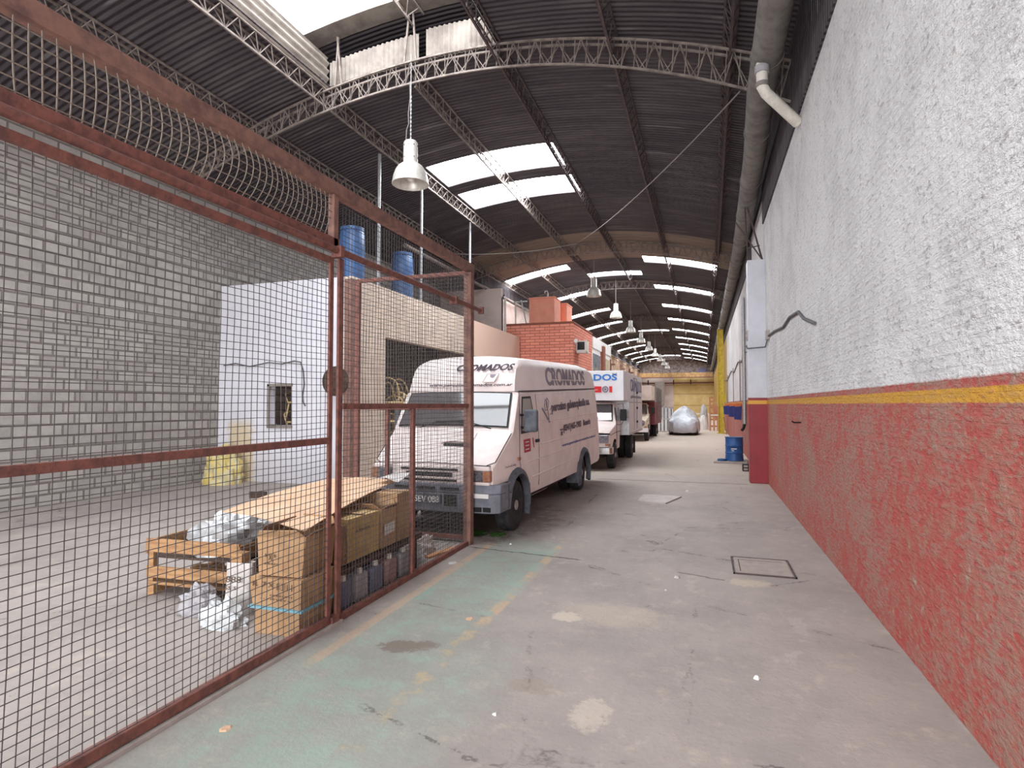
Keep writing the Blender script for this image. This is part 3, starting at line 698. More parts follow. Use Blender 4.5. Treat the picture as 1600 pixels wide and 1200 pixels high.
# near panel
t = thing('mesh_gate_leaf', 'near rusty framed wire mesh gate leaf along the walkway, left of the double post', 'gate', (FX,0,0), 0, 'rusty wire mesh fence panels')
b = MB(); b.box(-0.010,0.010,3.955,4.005,0.02,2.93); b.build('post', 'rust', t, bevel=0.004)
b = MB(); b.box(-0.025,0.025,0.45,0.5,0.02,2.93); b.build('post', 'rust', t, bevel=0.004)
b = MB(); b.box(-0.025,0.025,0.5,3.955,0.03,0.09); b.build('bottom_rail', 'rust', t, bevel=0.004)
b = MB(); b.box(-0.02,0.02,0.5,3.955,1.44,1.49); b.build('middle_rail', 'rust', t, bevel=0.004)
b = MB(); b.box(-0.02,0.02,0.5,3.955,2.88,2.93); b.build('top_rail', 'rust', t, bevel=0.004)
wires(0,0.5,0,3.96,0.09,2.88,pz=0.049).build('wire_mesh', 'wire', t, weld=False)
b = MB(); b.box(-0.03,0.05,0.3,4.12,0.0,0.022); tag(b.build('floor_track', 'steelplate'), 'pale steel track on the floor under the near mesh gate', 'track'); bpy.context.scene.objects['floor_track'].location.x = FX
# middle panel
t = thing('mesh_fence_panel', 'rusty wire mesh fence panel from the double post to the broad end post', 'fence', (FX,0,0), 0, 'rusty wire mesh fence panels')
b = MB(); b.box(-0.012,0.012,4.075,4.14,0.0,2.95); b.build('post', 'rust', t, bevel=0.004)
b = MB(); b.box(-0.05,0.05,6.82,6.93,0.0,3.43); b.build('post', 'rust_pale', t, bevel=0.004)
b = MB(); b.box(-0.022,0.022,5.35,5.40,0.0,1.71); b.build('post', 'rust', t, bevel=0.004)
b = MB(); b.box(-0.025,0.025,4.13,6.82,1.71,1.76); b.build('middle_rail', 'rust', t, bevel=0.004)
b = MB(); b.box(-0.025,0.025,4.13,6.82,0.0,0.05); b.build('bottom_rail', 'rust', t, bevel=0.004)
wires(0,4.13,0,6.82,0.05,3.40, pitch=0.047, r=0.0016).build('wire_mesh', 'wire', t, weld=False)
b = MB(); b.box(-0.035,0.035,4.0,4.09,0.0,0.07); b.build('floor_bracket', 'rust', t)
b = MB(); b.lathe([(0,0.0),(0.12,0.0),(0.12,0.012),(0,0.012)], 18, 'x', (0.03,4.05,2.05)) if False else None
# overhead frame
t = thing('overhead_mesh_frame', 'rusty overhead beam and track pipe with sagging wire mesh above the gates', 'frame', (FX,0,0))
b = MB(); b.box(-0.045,0.045,-0.4,6.95,3.44,3.54); b.build('top_beam', 'rust_pale', t, bevel=0.006)
b = MB(); b.tube([(0.05,-0.4,2.985),(0.05,7.16,2.985)], 0.028, 10); b.build('track_pipe', 'rust', t, smooth=50)
b = MB(); b.box(-0.03,0.03,-0.4,4.05,3.02,3.09); b.build('lower_beam', 'rust', t, bevel=0.005)
b = MB(); b.box(-0.03,0.03,3.97,4.03,3.0,3.45); b.build('post', 'rust_pale', t, bevel=0.004)
for y in (4.0, 6.3): b = MB(); b.box(0.0,0.09,y-0.02,y+0.03,2.93,3.02); b.build('hanger_bracket', 'rust', t)
b = MB(); b.box(0.02,0.09,7.14,7.18,2.94,3.03); b.build('pipe_stop', 'rust', t)
def wv(s, z):
    k = (3.44-z)/0.4; q = math.sin(min(1,max(0,k))*PI); return (0.06*q*math.sin(s*1.3+0.5), 0.10*(k**2)*math.cos(s*0.9-0.5))
wires(0,-0.3,0,3.98,3.05,3.44, pitch=0.06, r=0.0026, wave=wv).build('wire_mesh', 'wire_old', t, weld=False)
# open leaf at right angles
t = thing('open_mesh_door', 'open rusty wire mesh door standing at right angles in front of the white van', 'gate', (0,6.95,0), 0, 'rusty wire mesh fence panels')
b = MB(); b.box(-4.54,-4.47,-0.025,0.025,0.05,3.45); b.build('post', 'rust', t, bevel=0.004)
b = MB(); b.box(-4.54,-2.9,-0.022,0.022,3.42,3.47); b.build('top_rail', 'rust', t, bevel=0.004)
b = MB(); b.box(-4.47,-2.9,-0.022,0.022,0.04,0.09); b.build('bottom_rail', 'rust', t, bevel=0.004)
b = MB(); b.box(-4.06,-4.01,-0.022,0.022,0.70,1.69); b.build('short_bar', 'rust', t, bevel=0.004)
b = MB(); b.box(-4.47,-2.9,-0.02,0.02,1.68,1.72); b.build('middle_rail', 'rust', t, bevel=0.004)
wires(-4.47,0,-2.9,0,0.09,3.42, pitch=0.047, r=0.0016).build('wire_mesh', 'wire', t, weld=False)
b = MB(); b.box(-7.17,-7.01,10.56,10.72,0,4.4); b2 = b.build('door_post', 'rust_pale', bevel=0.01); tag(b2, 'broad dusty brown upright post at the corner of the white workshop wall', 'post')
b = MB(); b.lathe([(0,-0.02),(0.30,-0.02),(0.315,-0.01),(0.315,0.01),(0.30,0.02),(0,0.02)], 28, 'y', (-7.36,10.53,2.24))
tag(b.build('round_tray', 'wood_dark', smooth=40), 'dark round disc hung on the brown door post behind the double post', 'disc')
# cable on white wall
pts = [(-10.64,2.66),(-10.3,2.70),(-9.9,2.62),(-9.37,2.70),(-9.0,2.66),(-8.67,2.72),(-8.50,2.69),(-8.43,2.5),(-8.40,2.2),(-8.44,1.95),(-8.42,1.8),(-8.36,1.72)]
tag(MB().tube([(x,10.87,z) for x, z in pts], 0.014, 6).build('wall_cable', 'cable', smooth=60), 'dark cable looping across the white workshop wall', 'cable')

# ------------------------------------------------------------------ wheels
def wheel(parent, x, y, r=0.35, w=0.2, side=1, hub='wheelhub'):
    o = bpy.data.objects.new('wheel', None); COL.objects.link(o); o.parent = parent; o.location = (x,y,r)
    h = w/2; s = side
    prof = [(r*0.62,-h*s),(r*0.80,-h*1.04*s),(r*0.95,-h*0.95*s),(r*0.99,-h*0.75*s),(r,-h*0.4*s),(r*0.985,-h*0.38*s),(r*0.985,-h*0.3*s),(r,-h*0.28*s),(r,h*0.28*s),(r*0.985,h*0.3*s),(r*0.985,h*0.38*s),(r,h*0.4*s),(r*0.99,h*0.75*s),(r*0.95,h*0.95*s),(r*0.80,h*1.04*s),(r*0.62,h*s)]
    MB().lathe(prof, 40, 'x').build('tyre', 'rubber', o, smooth=35)
    prof = [(r*0.64,h*0.98*s),(r*0.60,h*0.98*s),(r*0.57,h*0.84*s),(r*0.50,h*0.76*s),(r*0.42,h*0.78*s),(r*0.30,h*0.80*s),(r*0.20,h*0.86*s),(r*0.19,h*1.1*s),(r*0.15,h*1.16*s),(0,h*1.16*s)]
    q = MB().lathe(prof, 32, 'x').build('wheel_rim', hub, o, smooth=40)
    b = MB()
    for i in range(5):
        a = i*2*PI/5; c, d = math.cos(a)*r*0.255, math.sin(a)*r*0.255
        b.lathe([(0,h*0.9*s),(0.013,h*0.9*s),(0.013,h*0.7*s)], 6, 'x', (0,c,d))
    for i in range(8):
        a = i*PI/4; b.lathe([(0,h*0.80*s),(0.022,h*0.80*s),(0.022,h*0.6*s)], 8, 'x', (0,math.cos(a)*r*0.46,math.sin(a)*r*0.46))
    b.build('wheel_nut', 'oil', q)
    return o

# ------------------------------------------------------------------ the white high roof van
def build_van():
    t = thing('delivery_van', 'white high-roof delivery van with grey bumper parked behind the mesh fence', 'van', (-3.46,7.06,0), -0.03)
    def halfw(z):
        pts = [(0.4,0.925),(0.55,0.95),(1.0,0.955),(1.36,0.945),(1.93,0.905),(2.34,0.855),(2.45,0.80)]
        if z <= pts[0][0]: return pts[0][1]
        for (a, wa), (b, wb) in zip(pts, pts[1:]):
            if z <= b: return wa+(wb-wa)*(z-a)/(b-a)
        return pts[-1][1]
    def lift(p):
        k = max(0,min(1,(p[2]-0.4)/1.5)); return Vector((p[0],p[1],p[2]+0.033*max(0,p[1]-1.0)*k))
    BT = 1.93
    def nose(y): return 1.0 if y > 0.7 else (0.90+0.10*min(1,(y/0.7))**0.6)
    stations = [(0.05,0.62,0.955),(0.10,0.60,0.985),(0.35,0.55,1.17),(0.60,0.45,1.345),(0.66,0.42,1.40),(0.98,0.42,BT),(1.10,0.42,BT),(2.0,0.42,BT),(3.5,0.42,BT),(5.0,0.42,BT),(6.1,0.45,BT),(6.25,0.50,BT)]
    levels = [0.62,0.80,0.95,1.1,1.3,1.5,1.7,1.9]
    rings = []
    for y, zb, zt in stations:
        k = nose(y); half = [(halfw(zb)*k,zb)]
        for l in levels:
            z = min(max(l,zb), zt-0.03); half.append((halfw(z)*k, z))
        half += [(halfw(zt)*k-0.015,zt-0.008),(halfw(zt)*k-0.06,zt+0.004),(halfw(zt)*k*0.5,zt+0.022),(0,zt+0.028)]
        ring = [(x,y,z) for x, z in half]+[(-x,y,z) for x, z in reversed(half[:-1])]
        rings.append(ring)
    b = MB(); n = len(rings[0])
    for r in rings: b.v += [tuple(lift((p[0], p[1]+(0.30*max(0,1.94-p[2])/1.44 if p[1] > 6.05 else 0), p[2]))) for p in r]
    for i in range(len(rings)-1):
        for k in range(n): b.f.append((i*n+k, i*n+(k+1)%n, (i+1)*n+(k+1)%n, (i+1)*n+k)); b.mi.append(0)
    b.f.append(tuple(range(n-1,-1,-1))); b.f.append(tuple((len(rings)-1)*n+k for k in range(n))); b.mi += [0,0]
    body = b.build('body', ['vanwhite','dark'], t)
    cut = MB()
    for y in (0.80,4.93):
        cut.lathe([(0,-1.2),(0.44,-1.2),(0.44,-0.60),(0,-0.60)], 28, 'x', (0,y,0.36)); cut.lathe([(0,0.60),(0.44,0.60),(0.44,1.2),(0,1.2)], 28, 'x', (0,y,0.36))
    boolean(body, cut, 'dark')
    # roof cap
    st = [(0.955,1.945,0.0),(1.00,2.10,0.0),(1.08,2.26,0),(1.18,2.36,0),(1.35,2.41,0),(1.8,2.42,0),(3.5,2.425,0),(5.2,2.42,0),(5.75,2.38,0),(6.05,2.28,0),(6.2,2.12,0),(6.26,1.96,0)]
    rings = []
    for y, zt, _ in st:
        inset = 0.0
        if y < 1.35: inset = 0.05*(1-(y-0.955)/0.4)
        half = []
        for z in (1.94,2.02,2.12,2.2,2.27,2.33):
            zz = min(z, zt-0.002); half.append((halfw(zz)-inset, zz))
        wt = halfw(zt)-inset
        half += [(wt-0.03,zt),(wt-0.10,zt+0.025),(wt-0.30,zt+0.05),(wt*0.4,zt+0.065),(0,zt+0.07)]
        rings.append([(x,y,z) for x, z in half]+[(-x,y,z) for x, z in reversed(half[:-1])])
    b = MB(); n = len(rings[0])
    for r in rings: b.v += [tuple(lift(p)) for p in r]
    for i in range(len(rings)-1):
        for k in range(n): b.f.append((i*n+k, i*n+(k+1)%n, (i+1)*n+(k+1)%n, (i+1)*n+k)); b.mi.append(0)
    b.f.append(tuple(range(n-1,-1,-1))); b.f.append(tuple((len(rings)-1)*n+k for k in range(n))); b.mi += [0,0]
    b.build('roof_cap', 'vancap', t, smooth=50)
    # seam between body and cap, pressed side ribs
    def side_line(pts, r, nm, mk, s=1):
        q = []
        for i in range(len(pts)-1):
            (ya,za),(yb,zb) = pts[i], pts[i+1]
            for k in range(6):
                f = k/6; y = ya+(yb-ya)*f; z = za+(zb-za)*f; q.append(lift(((halfw(z)+0.001)*s,y,z)))
        y, z = pts[-1]; q.append(lift(((halfw(z)+0.001)*s,y,z)))
        return MB().tube(q, r, 6).build(nm, mk, t)
    for s in (1,-1):
        side_line([(0.98,1.94),(6.25,1.94)], 0.008, 'roof_seam', 'seam', s)
        side_line([(1.0,1.89),(6.2,1.89)], 0.006, 'side_rib', 'vanwhite', s)
        side_line([(1.9,1.45),(6.2,1.45)], 0.012, 'side_rib', 'vanwhite', s)
        side_line([(1.9,1.12),(6.2,1.12)], 0.014, 'side_rib', 'vanwhite', s)
        side_line([(1.2,0.90),(4.3,0.93)], 0.012, 'side_rib', 'vanwhite', s)
        side_line([(1.45,0.66),(4.3,0.70)], 0.014, 'side_rib', 'vanwhite', s)
        side_line([(0.99,1.93),(0.90,1.30),(0.88,0.98),(0.95,0.80)], 0.005, 'door_seam', 'seam', s)
        side_line([(1.75,1.90),(1.80,1.3),(1.82,0.5)], 0.004, 'door_seam', 'seam', s)
    # windshield
    def quad_slab(nm, mk, P, th=0.012, par=t, rnd=0.0):
        P = [Vector(p) for p in P]; nrm = (P[1]-P[0]).cross(P[3]-P[0]).normalized()
        cx = sum(P, Vector())/4; ring = []
        if rnd:
            m = len(P)
            for i in range(m):
                a, p, c = P[i-1], P[i], P[(i+1)%m]
                q0 = p+(a-p).normalized()*rnd; q1 = p+(c-p).normalized()*rnd
                for k in range(5):
                    f = k/4; ring.append(q0*(1-f)**2+p*2*f*(1-f)+q1*f*f)
        else: ring = P
        m = len(ring); b = MB(); b.add([p+nrm*th for p in ring]+[p-nrm*0.01 for p in ring], [tuple(range(m)), tuple(range(2*m-1,m-1,-1))]+[(i,i+m,(i+1)%m+m,(i+1)%m) for i in range(m)])
        return b.build(nm, mk, par)
    WB, WT = (0.665,1.42), (0.965,1.915)
    def ws(x, f): # point on windshield plane
        return (x, WB[0]+(WT[0]-WB[0])*f, WB[1]+(WT[1]-WB[1])*f+0.018*(1-(x/0.85)**2))
    b = MB(); b.grid(lambda u, v: Vector(ws((-1+2*u)*(0.865-0.045*v), v))+Vector((0,-0.014,0.006)), 10, 3); b.build('windshield_seal', 'black', t, smooth=60)
    b = MB(); b.grid(lambda u, v: Vector(ws((-1+2*u)*(0.84-0.045*v), 0.04+0.92*v))+Vector((0,-0.020,0.010)), 10, 3); b.build('windshield', 'glass', t, smooth=60)
    for x0, x1 in ((-0.50,0.0),(0.62,0.08)):
        p0 = Vector(ws(x0,-0.03))+Vector((0,-0.03,0.0)); p1 = Vector(ws(x1,0.12))+Vector((0,-0.04,0.02))
        b = MB(); b.tube([p0,p0.lerp(p1,0.5)+Vector((0,-0.02,0.02)),p1], 0.009, 6); b.bar(Vector(ws(x1-0.25,0.10))+Vector((0,-0.035,0.02)), Vector(ws(x1+0.25,0.14))+Vector((0,-0.035,0.02)), 0.014); b.build('wiper', 'black', t)
    # side windows with black quarter frames
    for s in (1,-1):
        def sp(y, z, o=0.004): return lift(((halfw(z)+o)*s,y,z))
        P = [(0.97,1.33),(1.66,1.33),(1.60,1.60),(1.49,1.86),(1.10,1.86)]
        b = MB(); m = len(P); vs = [sp(y,z,0.008) for y,z in P]+[sp(y,z,-0.02) for y,z in P]
        b.add(vs, [tuple(range(m)), tuple(range(2*m-1,m-1,-1))]+[(i,i+m,(i+1)%m+m,(i+1)%m) for i in range(m)]); b.build('side_window_seal', 'black', t)
        P = [(1.01,1.37),(1.60,1.37),(1.545,1.60),(1.45,1.83),(1.125,1.83)]
        b = MB(); vs = [sp(y,z,0.014) for y,z in P]+[sp(y,z,-0.01) for y,z in P]
        b.add(vs, [tuple(range(m)), tuple(range(2*m-1,m-1,-1))]+[(i,i+m,(i+1)%m+m,(i+1)%m) for i in range(m)]); b.build('side_window', 'glass_side' if s == 1 else 'glass', t)
        # mirror
        b = MB(); b.box(min(s*1.0,s*(1.2 if s > 0 else 1.1)),max(s*1.0,s*(1.2 if s > 0 else 1.1)),0.90,1.01,1.36,1.68); m_ = b.build('wing_mirror', 'flare', t, bevel=0.03)
        b = MB(); b.bar((s*0.93,1.0,1.42),(s*1.02,0.97,1.42),0.03); b.bar((s*0.93,1.0,1.60),(s*1.02,0.97,1.60),0.03); b.build('mirror_arm', 'black', m_)
        # door handle
        b = MB(); b.box(min(s*0.95,s*0.985),max(s*0.95,s*0.985),1.62,1.76,1.17,1.22); b.build('door_handle', 'black', t, bevel=0.01)
        b = MB(); b.box(min(s*0.94,s*0.972),max(s*0.94,s*0.972),0.78,0.90,0.965,1.01); b.build('side_indicator', 'amber', t, bevel=0.008)
        # wheel arch flares
        for y, r in ((0.80,0.445),(4.93,0.45)):
            b = MB(); nseg = 16; a0, a1 = (-8 if y < 2 else -25), 196 if y > 2 else 150
            if y > 2: a1 = 205
            pr = []
            for i in range(nseg+1):
                a = math.radians(a0+(a1-a0)*i/nseg); cy, cz = -math.cos(a), math.sin(a)
                for rr, xx in ((r-0.03,0.90),(r-0.02,1.005),(r+0.045,0.99),(r+0.075,0.945)): pr.append((s*xx, y+cy*rr*-1, 0.36+cz*rr))
            fs = [(i*4+k,(i+1)*4+k,(i+1)*4+(k+1)%4,i*4+(k+1)%4) for i in range(nseg) for k in range(4)]
            fs += [(0,1,2,3),tuple(nseg*4+k for k in (3,2,1,0))]
            b.add(pr, fs); b.build('wheel_arch', 'flare', t, smooth=50)
        b = MB(); b.box(min(s*0.72,s*0.99),max(s*0.72,s*0.99),1.22,1.25,0.16,0.60); b.build('mud_flap', 'flare', t)
        b = MB(); b.box(min(s*0.72,s*0.97),max(s*0.72,s*0.97),4.40,4.44,0.20,0.62); b.build('mud_flap', 'flare', t)
        wheel(t, s*0.83, 0.80, 0.35, 0.20, s); wheel(t, s*0.80, 4.93, 0.35, 0.20, s)
        wheel(t, s*0.56, 4.93, 0.35, 0.20, s)
    # bumper
    poly = []
    for x in [i/10 for i in range(-10,11)]:
        poly.append((x*0.985, -0.05+0.045*abs(x)**4+ (0.05 if abs(x) == 1 else 0)))
    poly = poly+[(0.985,0.42),(0.90,0.46),(0.90,0.10),(-0.90,0.10),(-0.90,0.46),(-0.985,0.42)]
    b = MB(); b.prism(poly, 0.36, 0.60, 'xy'); poly2 = [(x,y+0.02 if y < 0.1 else y) for x, y in poly]; b.prism(poly2, 0.60, 0.72, 'xy'); bp = b.build('bumper', 'bumper', t, bevel=0.015)
    for s in (1,-1):
        b = MB(); b.prism([(0.36,0.42),(0.46,0.30),(0.72,0.26),(0.72,0.42)] if False else [(0.32,0.36),(0.44,0.36),(0.56,0.72),(0.32,0.72)], s*0.905, s*0.985, 'yz'); b.build('bumper_corner', 'bumper', bp, bevel=0.01)
        b = MB(); b.box(min(s*0.56,s*0.86),max(s*0.56,s*0.86),-0.055,-0.02,0.555,0.61); b.build('daytime_lamp', 'white', bp, bevel=0.004)
    for q in [(-0.50+i*0.34,-0.50+i*0.34+0.26,-0.062,-0.03,0.64,0.675) for i in range(3)]+[(0.24,0.42,-0.065,-0.03,0.44,0.585),(-0.46,-0.28,-0.065,-0.03,0.44,0.585),(0.66,0.76,-0.06,0.0,0.385,0.44),(0.78,0.88,-0.045,0.02,0.385,0.44),(-0.88,-0.66,-0.05,0.0,0.385,0.44)]:
        MB().box(*q).build('bumper_slot', 'black', bp)
    b = MB(); b.box(-0.20,0.20,-0.075,-0.05,0.455,0.585); pl = b.build('number_plate', 'flare', t, bevel=0.004)
    text(pl, 'SEV 088', (-0.18,-0.077,0.475), (1,0,0), (0,0,1), 'white', w=0.36, h=0.085, bold=0.02)
    # grille panel with slots
    b = MB(); b.box(-0.86,0.86,-0.02,0.12,0.71,0.955); gp = b.build('grille_panel', 'vanwhite', t, bevel=0.025)
    for z0, z1, xw in ((0.885,0.915,0.42),(0.805,0.865,0.34),(0.745,0.775,0.40)): MB().box(-xw,xw,-0.026,0.0,z0,z1).build('grille_slot', 'black', gp)
    for s in (1,-1):
        b = MB(); b.box(min(s*0.55,s*0.87),max(s*0.55,s*0.87),-0.032,0.04,0.755,0.905); h = b.build('headlight', 'headlight', t, bevel=0.01)
        b = MB()
        for q in ((0.56,0.74,0.765,0.775),(0.56,0.74,0.888,0.898)): b.box(min(s*q[0],s*q[1]),max(s*q[0],s*q[1]),-0.038,-0.03,q[2],q[3])
        b.box(min(s*0.735,s*0.745),max(s*0.735,s*0.745),-0.038,-0.03,0.765,0.898); b.build('lens_rim', 'chrome', h)
        b = MB(); b.box(min(s*0.77,s*0.872),max(s*0.77,s*0.872),-0.037,0.05,0.76,0.90); b.build('indicator', 'amber', h, bevel=0.008)
    # hood gap and scoop
    side = lambda s: [Vector((s*0.86*nose(0.06),0.04,0.962)),Vector((s*0.885,0.12,1.0)),Vector((s*0.905,0.35,1.165)),Vector((s*0.925,0.62,1.352))]
    b = MB(); b.tube(side(1), 0.006, 6); b.tube(side(-1), 0.006, 6); b.tube([(-0.86,0.03,0.958),(0,0.02,0.985),(0.86,0.03,0.958)], 0.006, 6); b.build('bonnet_gap', 'seam', t)
    def hood(x, f): return Vector((x, 0.10+0.50*f, 1.0+0.36*f+0.02*(1-x*x)))
    def scoop(x, f, o): return hood(x, f)+Vector((0,0,o))
    b = MB(); b.grid(lambda u, v: scoop(-0.02+0.46*u, 0.50+0.45*v, 0.006+0.045*math.sin(PI*u)**0.5*(1-v)**0.7), 10, 6); b.build('bonnet_bulge', 'vanwhite', t, smooth=60)
    for f0 in (0.44, 0.475):
        b = MB(); P = [scoop(0.04,f0,0.004),scoop(0.38,f0,0.004),scoop(0.38,f0+0.022,0.004),scoop(0.04,f0+0.022,0.004)]
        b.hexa(P+[p+Vector((0,-0.002,0.02)) for p in P]); b.build('bonnet_vent', 'black', t)
    # underbody, exhaust
    b = MB(); b.box(-0.70,0.70,0.3,6.1,0.28,0.46); b.box(-0.35,0.35,0.4,1.4,0.2,0.5); b.build('chassis', 'oil', t)
    MB().tube([(0.55,2.6,0.26),(0.55,3.4,0.26)], 0.07, 12).build('exhaust', 'steelplate', t, smooth=50)
    MB().tube([(-0.75,4.93,0.35),(0.75,4.93,0.35)], 0.06, 10).build('axle', 'oil', t, smooth=50)
    # lettering on the side
    V = (-0.05,0,1)
    def side_text(s, y0, y1, z0, z1, mk, slope=0.0, **k):
        x = halfw((z0+z1)/2)+0.006; top, bot = halfw(z1), halfw(z0)
        org = (bot+0.004, y0, z0); VV = Vector((top-bot, 0, z1-z0))
        return text(t, s, org, (0,1,slope), VV, mk, w=(y1-y0), h=(z1-z0), post=lift, **k)
    side_text('CROMADOS', 2.42, 5.30, 2.015, 2.33, 'letter_grey', bold=0.025)
    q = []
    b = MB(); 
    for k in range(12):
        pass
    b.add([lift((halfw(2.11)+0.0115,2.5,2.11)),lift((halfw(2.11)+0.0115,5.4,2.11)),lift((halfw(2.125)+0.0115,5.4,2.125)),lift((halfw(2.125)+0.0115,2.5,2.125))], [(0,1,2,3)]); b.build('lettering_break', 'vancap', t)
    side_text('perosino galvanoplastia s.a.', 2.60, 5.58, 1.54, 1.735, 'letter_dark', slope=0.012, bold=0.035)
    side_text('(0341)465-1983   Rosario', 3.30, 5.56, 1.19, 1.34, 'letter_dark', slope=0.01, bold=0.03)
    side_text('www.perosinocromados.com.ar', 3.18, 6.05, 0.955, 1.02, 'letter_blue', bold=0.02)
    side_text('TurboDaily', 0.28, 0.72, 0.90, 0.935, 'letter_grey')
    # telephone mark
    b = MB(); X = halfw(1.26)+0.008
    b.box(X-0.01,X,3.12,3.24,1.20,1.27); b.box(X-0.01,X,3.09,3.27,1.29,1.315); b.build('telephone_mark', 'letter_dark', t)
    # company mark: slanted rod with two loops
    b = MB(); X = halfw(1.65)+0.004
    def L(y, z): return lift((halfw(z)+0.004,y,z))
    b.tube([L(2.06,1.66),L(2.22,1.56),L(2.42,1.43)], 0.018, 5)
    b.tube([L(2.42,1.43),L(2.38,1.60),L(2.30,1.72),L(2.36,1.82),L(2.46,1.76),L(2.40,1.66),L(2.30,1.68)], 0.007, 5)
    b.tube([L(2.20,1.70),L(2.26,1.80),L(2.36,1.74),L(2.32,1.62),L(2.22,1.62),L(2.20,1.70)], 0.007, 5)
    b.tube([L(2.5,1.62),L(2.62,1.66),L(2.6,1.56),L(2.5,1.55)], 0.006, 5)
    b.build('company_mark', 'letter_grey', t)
    # red sticker on door
    b = MB(); b.add([L(1.07,1.24),L(1.37,1.24),L(1.38,1.05),L(1.09,1.05)], [(0,1,2,3)]); st_ = b.build('door_sticker', 'red_sticker', t, solid=0.004)
    b = MB()
    for z in (1.205,1.155,1.10):
        b.add([lift((halfw(z)+0.008,1.13,z)),lift((halfw(z)+0.008,1.30,z)),lift((halfw(z)+0.008,1.30,z-0.014)),lift((halfw(z)+0.008,1.13,z-0.014))], [(0,1,2,3)])
    b.build('sticker_lines', 'white', st_)
    b = MB(); b.add([L(1.48,1.24),L(1.52,1.24),L(1.56,1.09),L(1.53,1.09)], [(0,1,2,3)]); b.build('door_sticker', 'red_sticker', t, solid=0.004)
    # front lettering on the cap: the face leans back
    yb, zb2, yt, zt2 = 0.935, 1.965, 1.035, 2.30
    FV = Vector((0,0.12,0.335)).normalized()
    def cap(x, z):
        pts = [(1.945,0.955),(2.10,1.00),(2.26,1.08),(2.36,1.18)]
        for (a, ya), (bb, yb_) in zip(pts, pts[1:]):
            if z <= bb: return ya+(yb_-ya)*(z-a)/(bb-a)
        return 1.18
    def capfit(p):
        z = p[2]; return Vector((p[0], cap(p[0], z-0.045)-0.034, z))
    text(t, 'CROMADOS', (-0.10,0.9,2.245), (1,0,0), (0,0,1), 'letter_dark', w=0.92, h=0.105, bold=0.035, shear=0.35, post=capfit)
    text(t, 'www.perosinocromados.com.ar', (-0.50,0.9,2.0), (1,0,0), (0,0,1), 'letter_dark', w=1.33, h=0.062, bold=0.02, shear=0.25, post=capfit)
    b = MB(); b.add([capfit((0.42,0,2.20)),capfit((0.60,0,2.20)),capfit((0.54,0,2.075)),capfit((0.36,0,2.075))], [(0,1,2,3)]); em = b.build('front_emblem', 'vanwhite', t)
    b = MB(); P4 = [capfit((0.42,0,2.20)),capfit((0.60,0,2.20)),capfit((0.54,0,2.075)),capfit((0.36,0,2.075))]
    for i in range(4): b.bar(P4[i], P4[(i+1)%4], 0.005)
    b.add([capfit((0.46,0,2.19)),capfit((0.56,0,2.19)),capfit((0.53,0,2.15)),capfit((0.50,0,2.14)),capfit((0.47,0,2.155))], [(0,1,2,3,4)])
    b.build('emblem_print', 'letter_grey', em)
    return t
van = build_van()
#@@REST

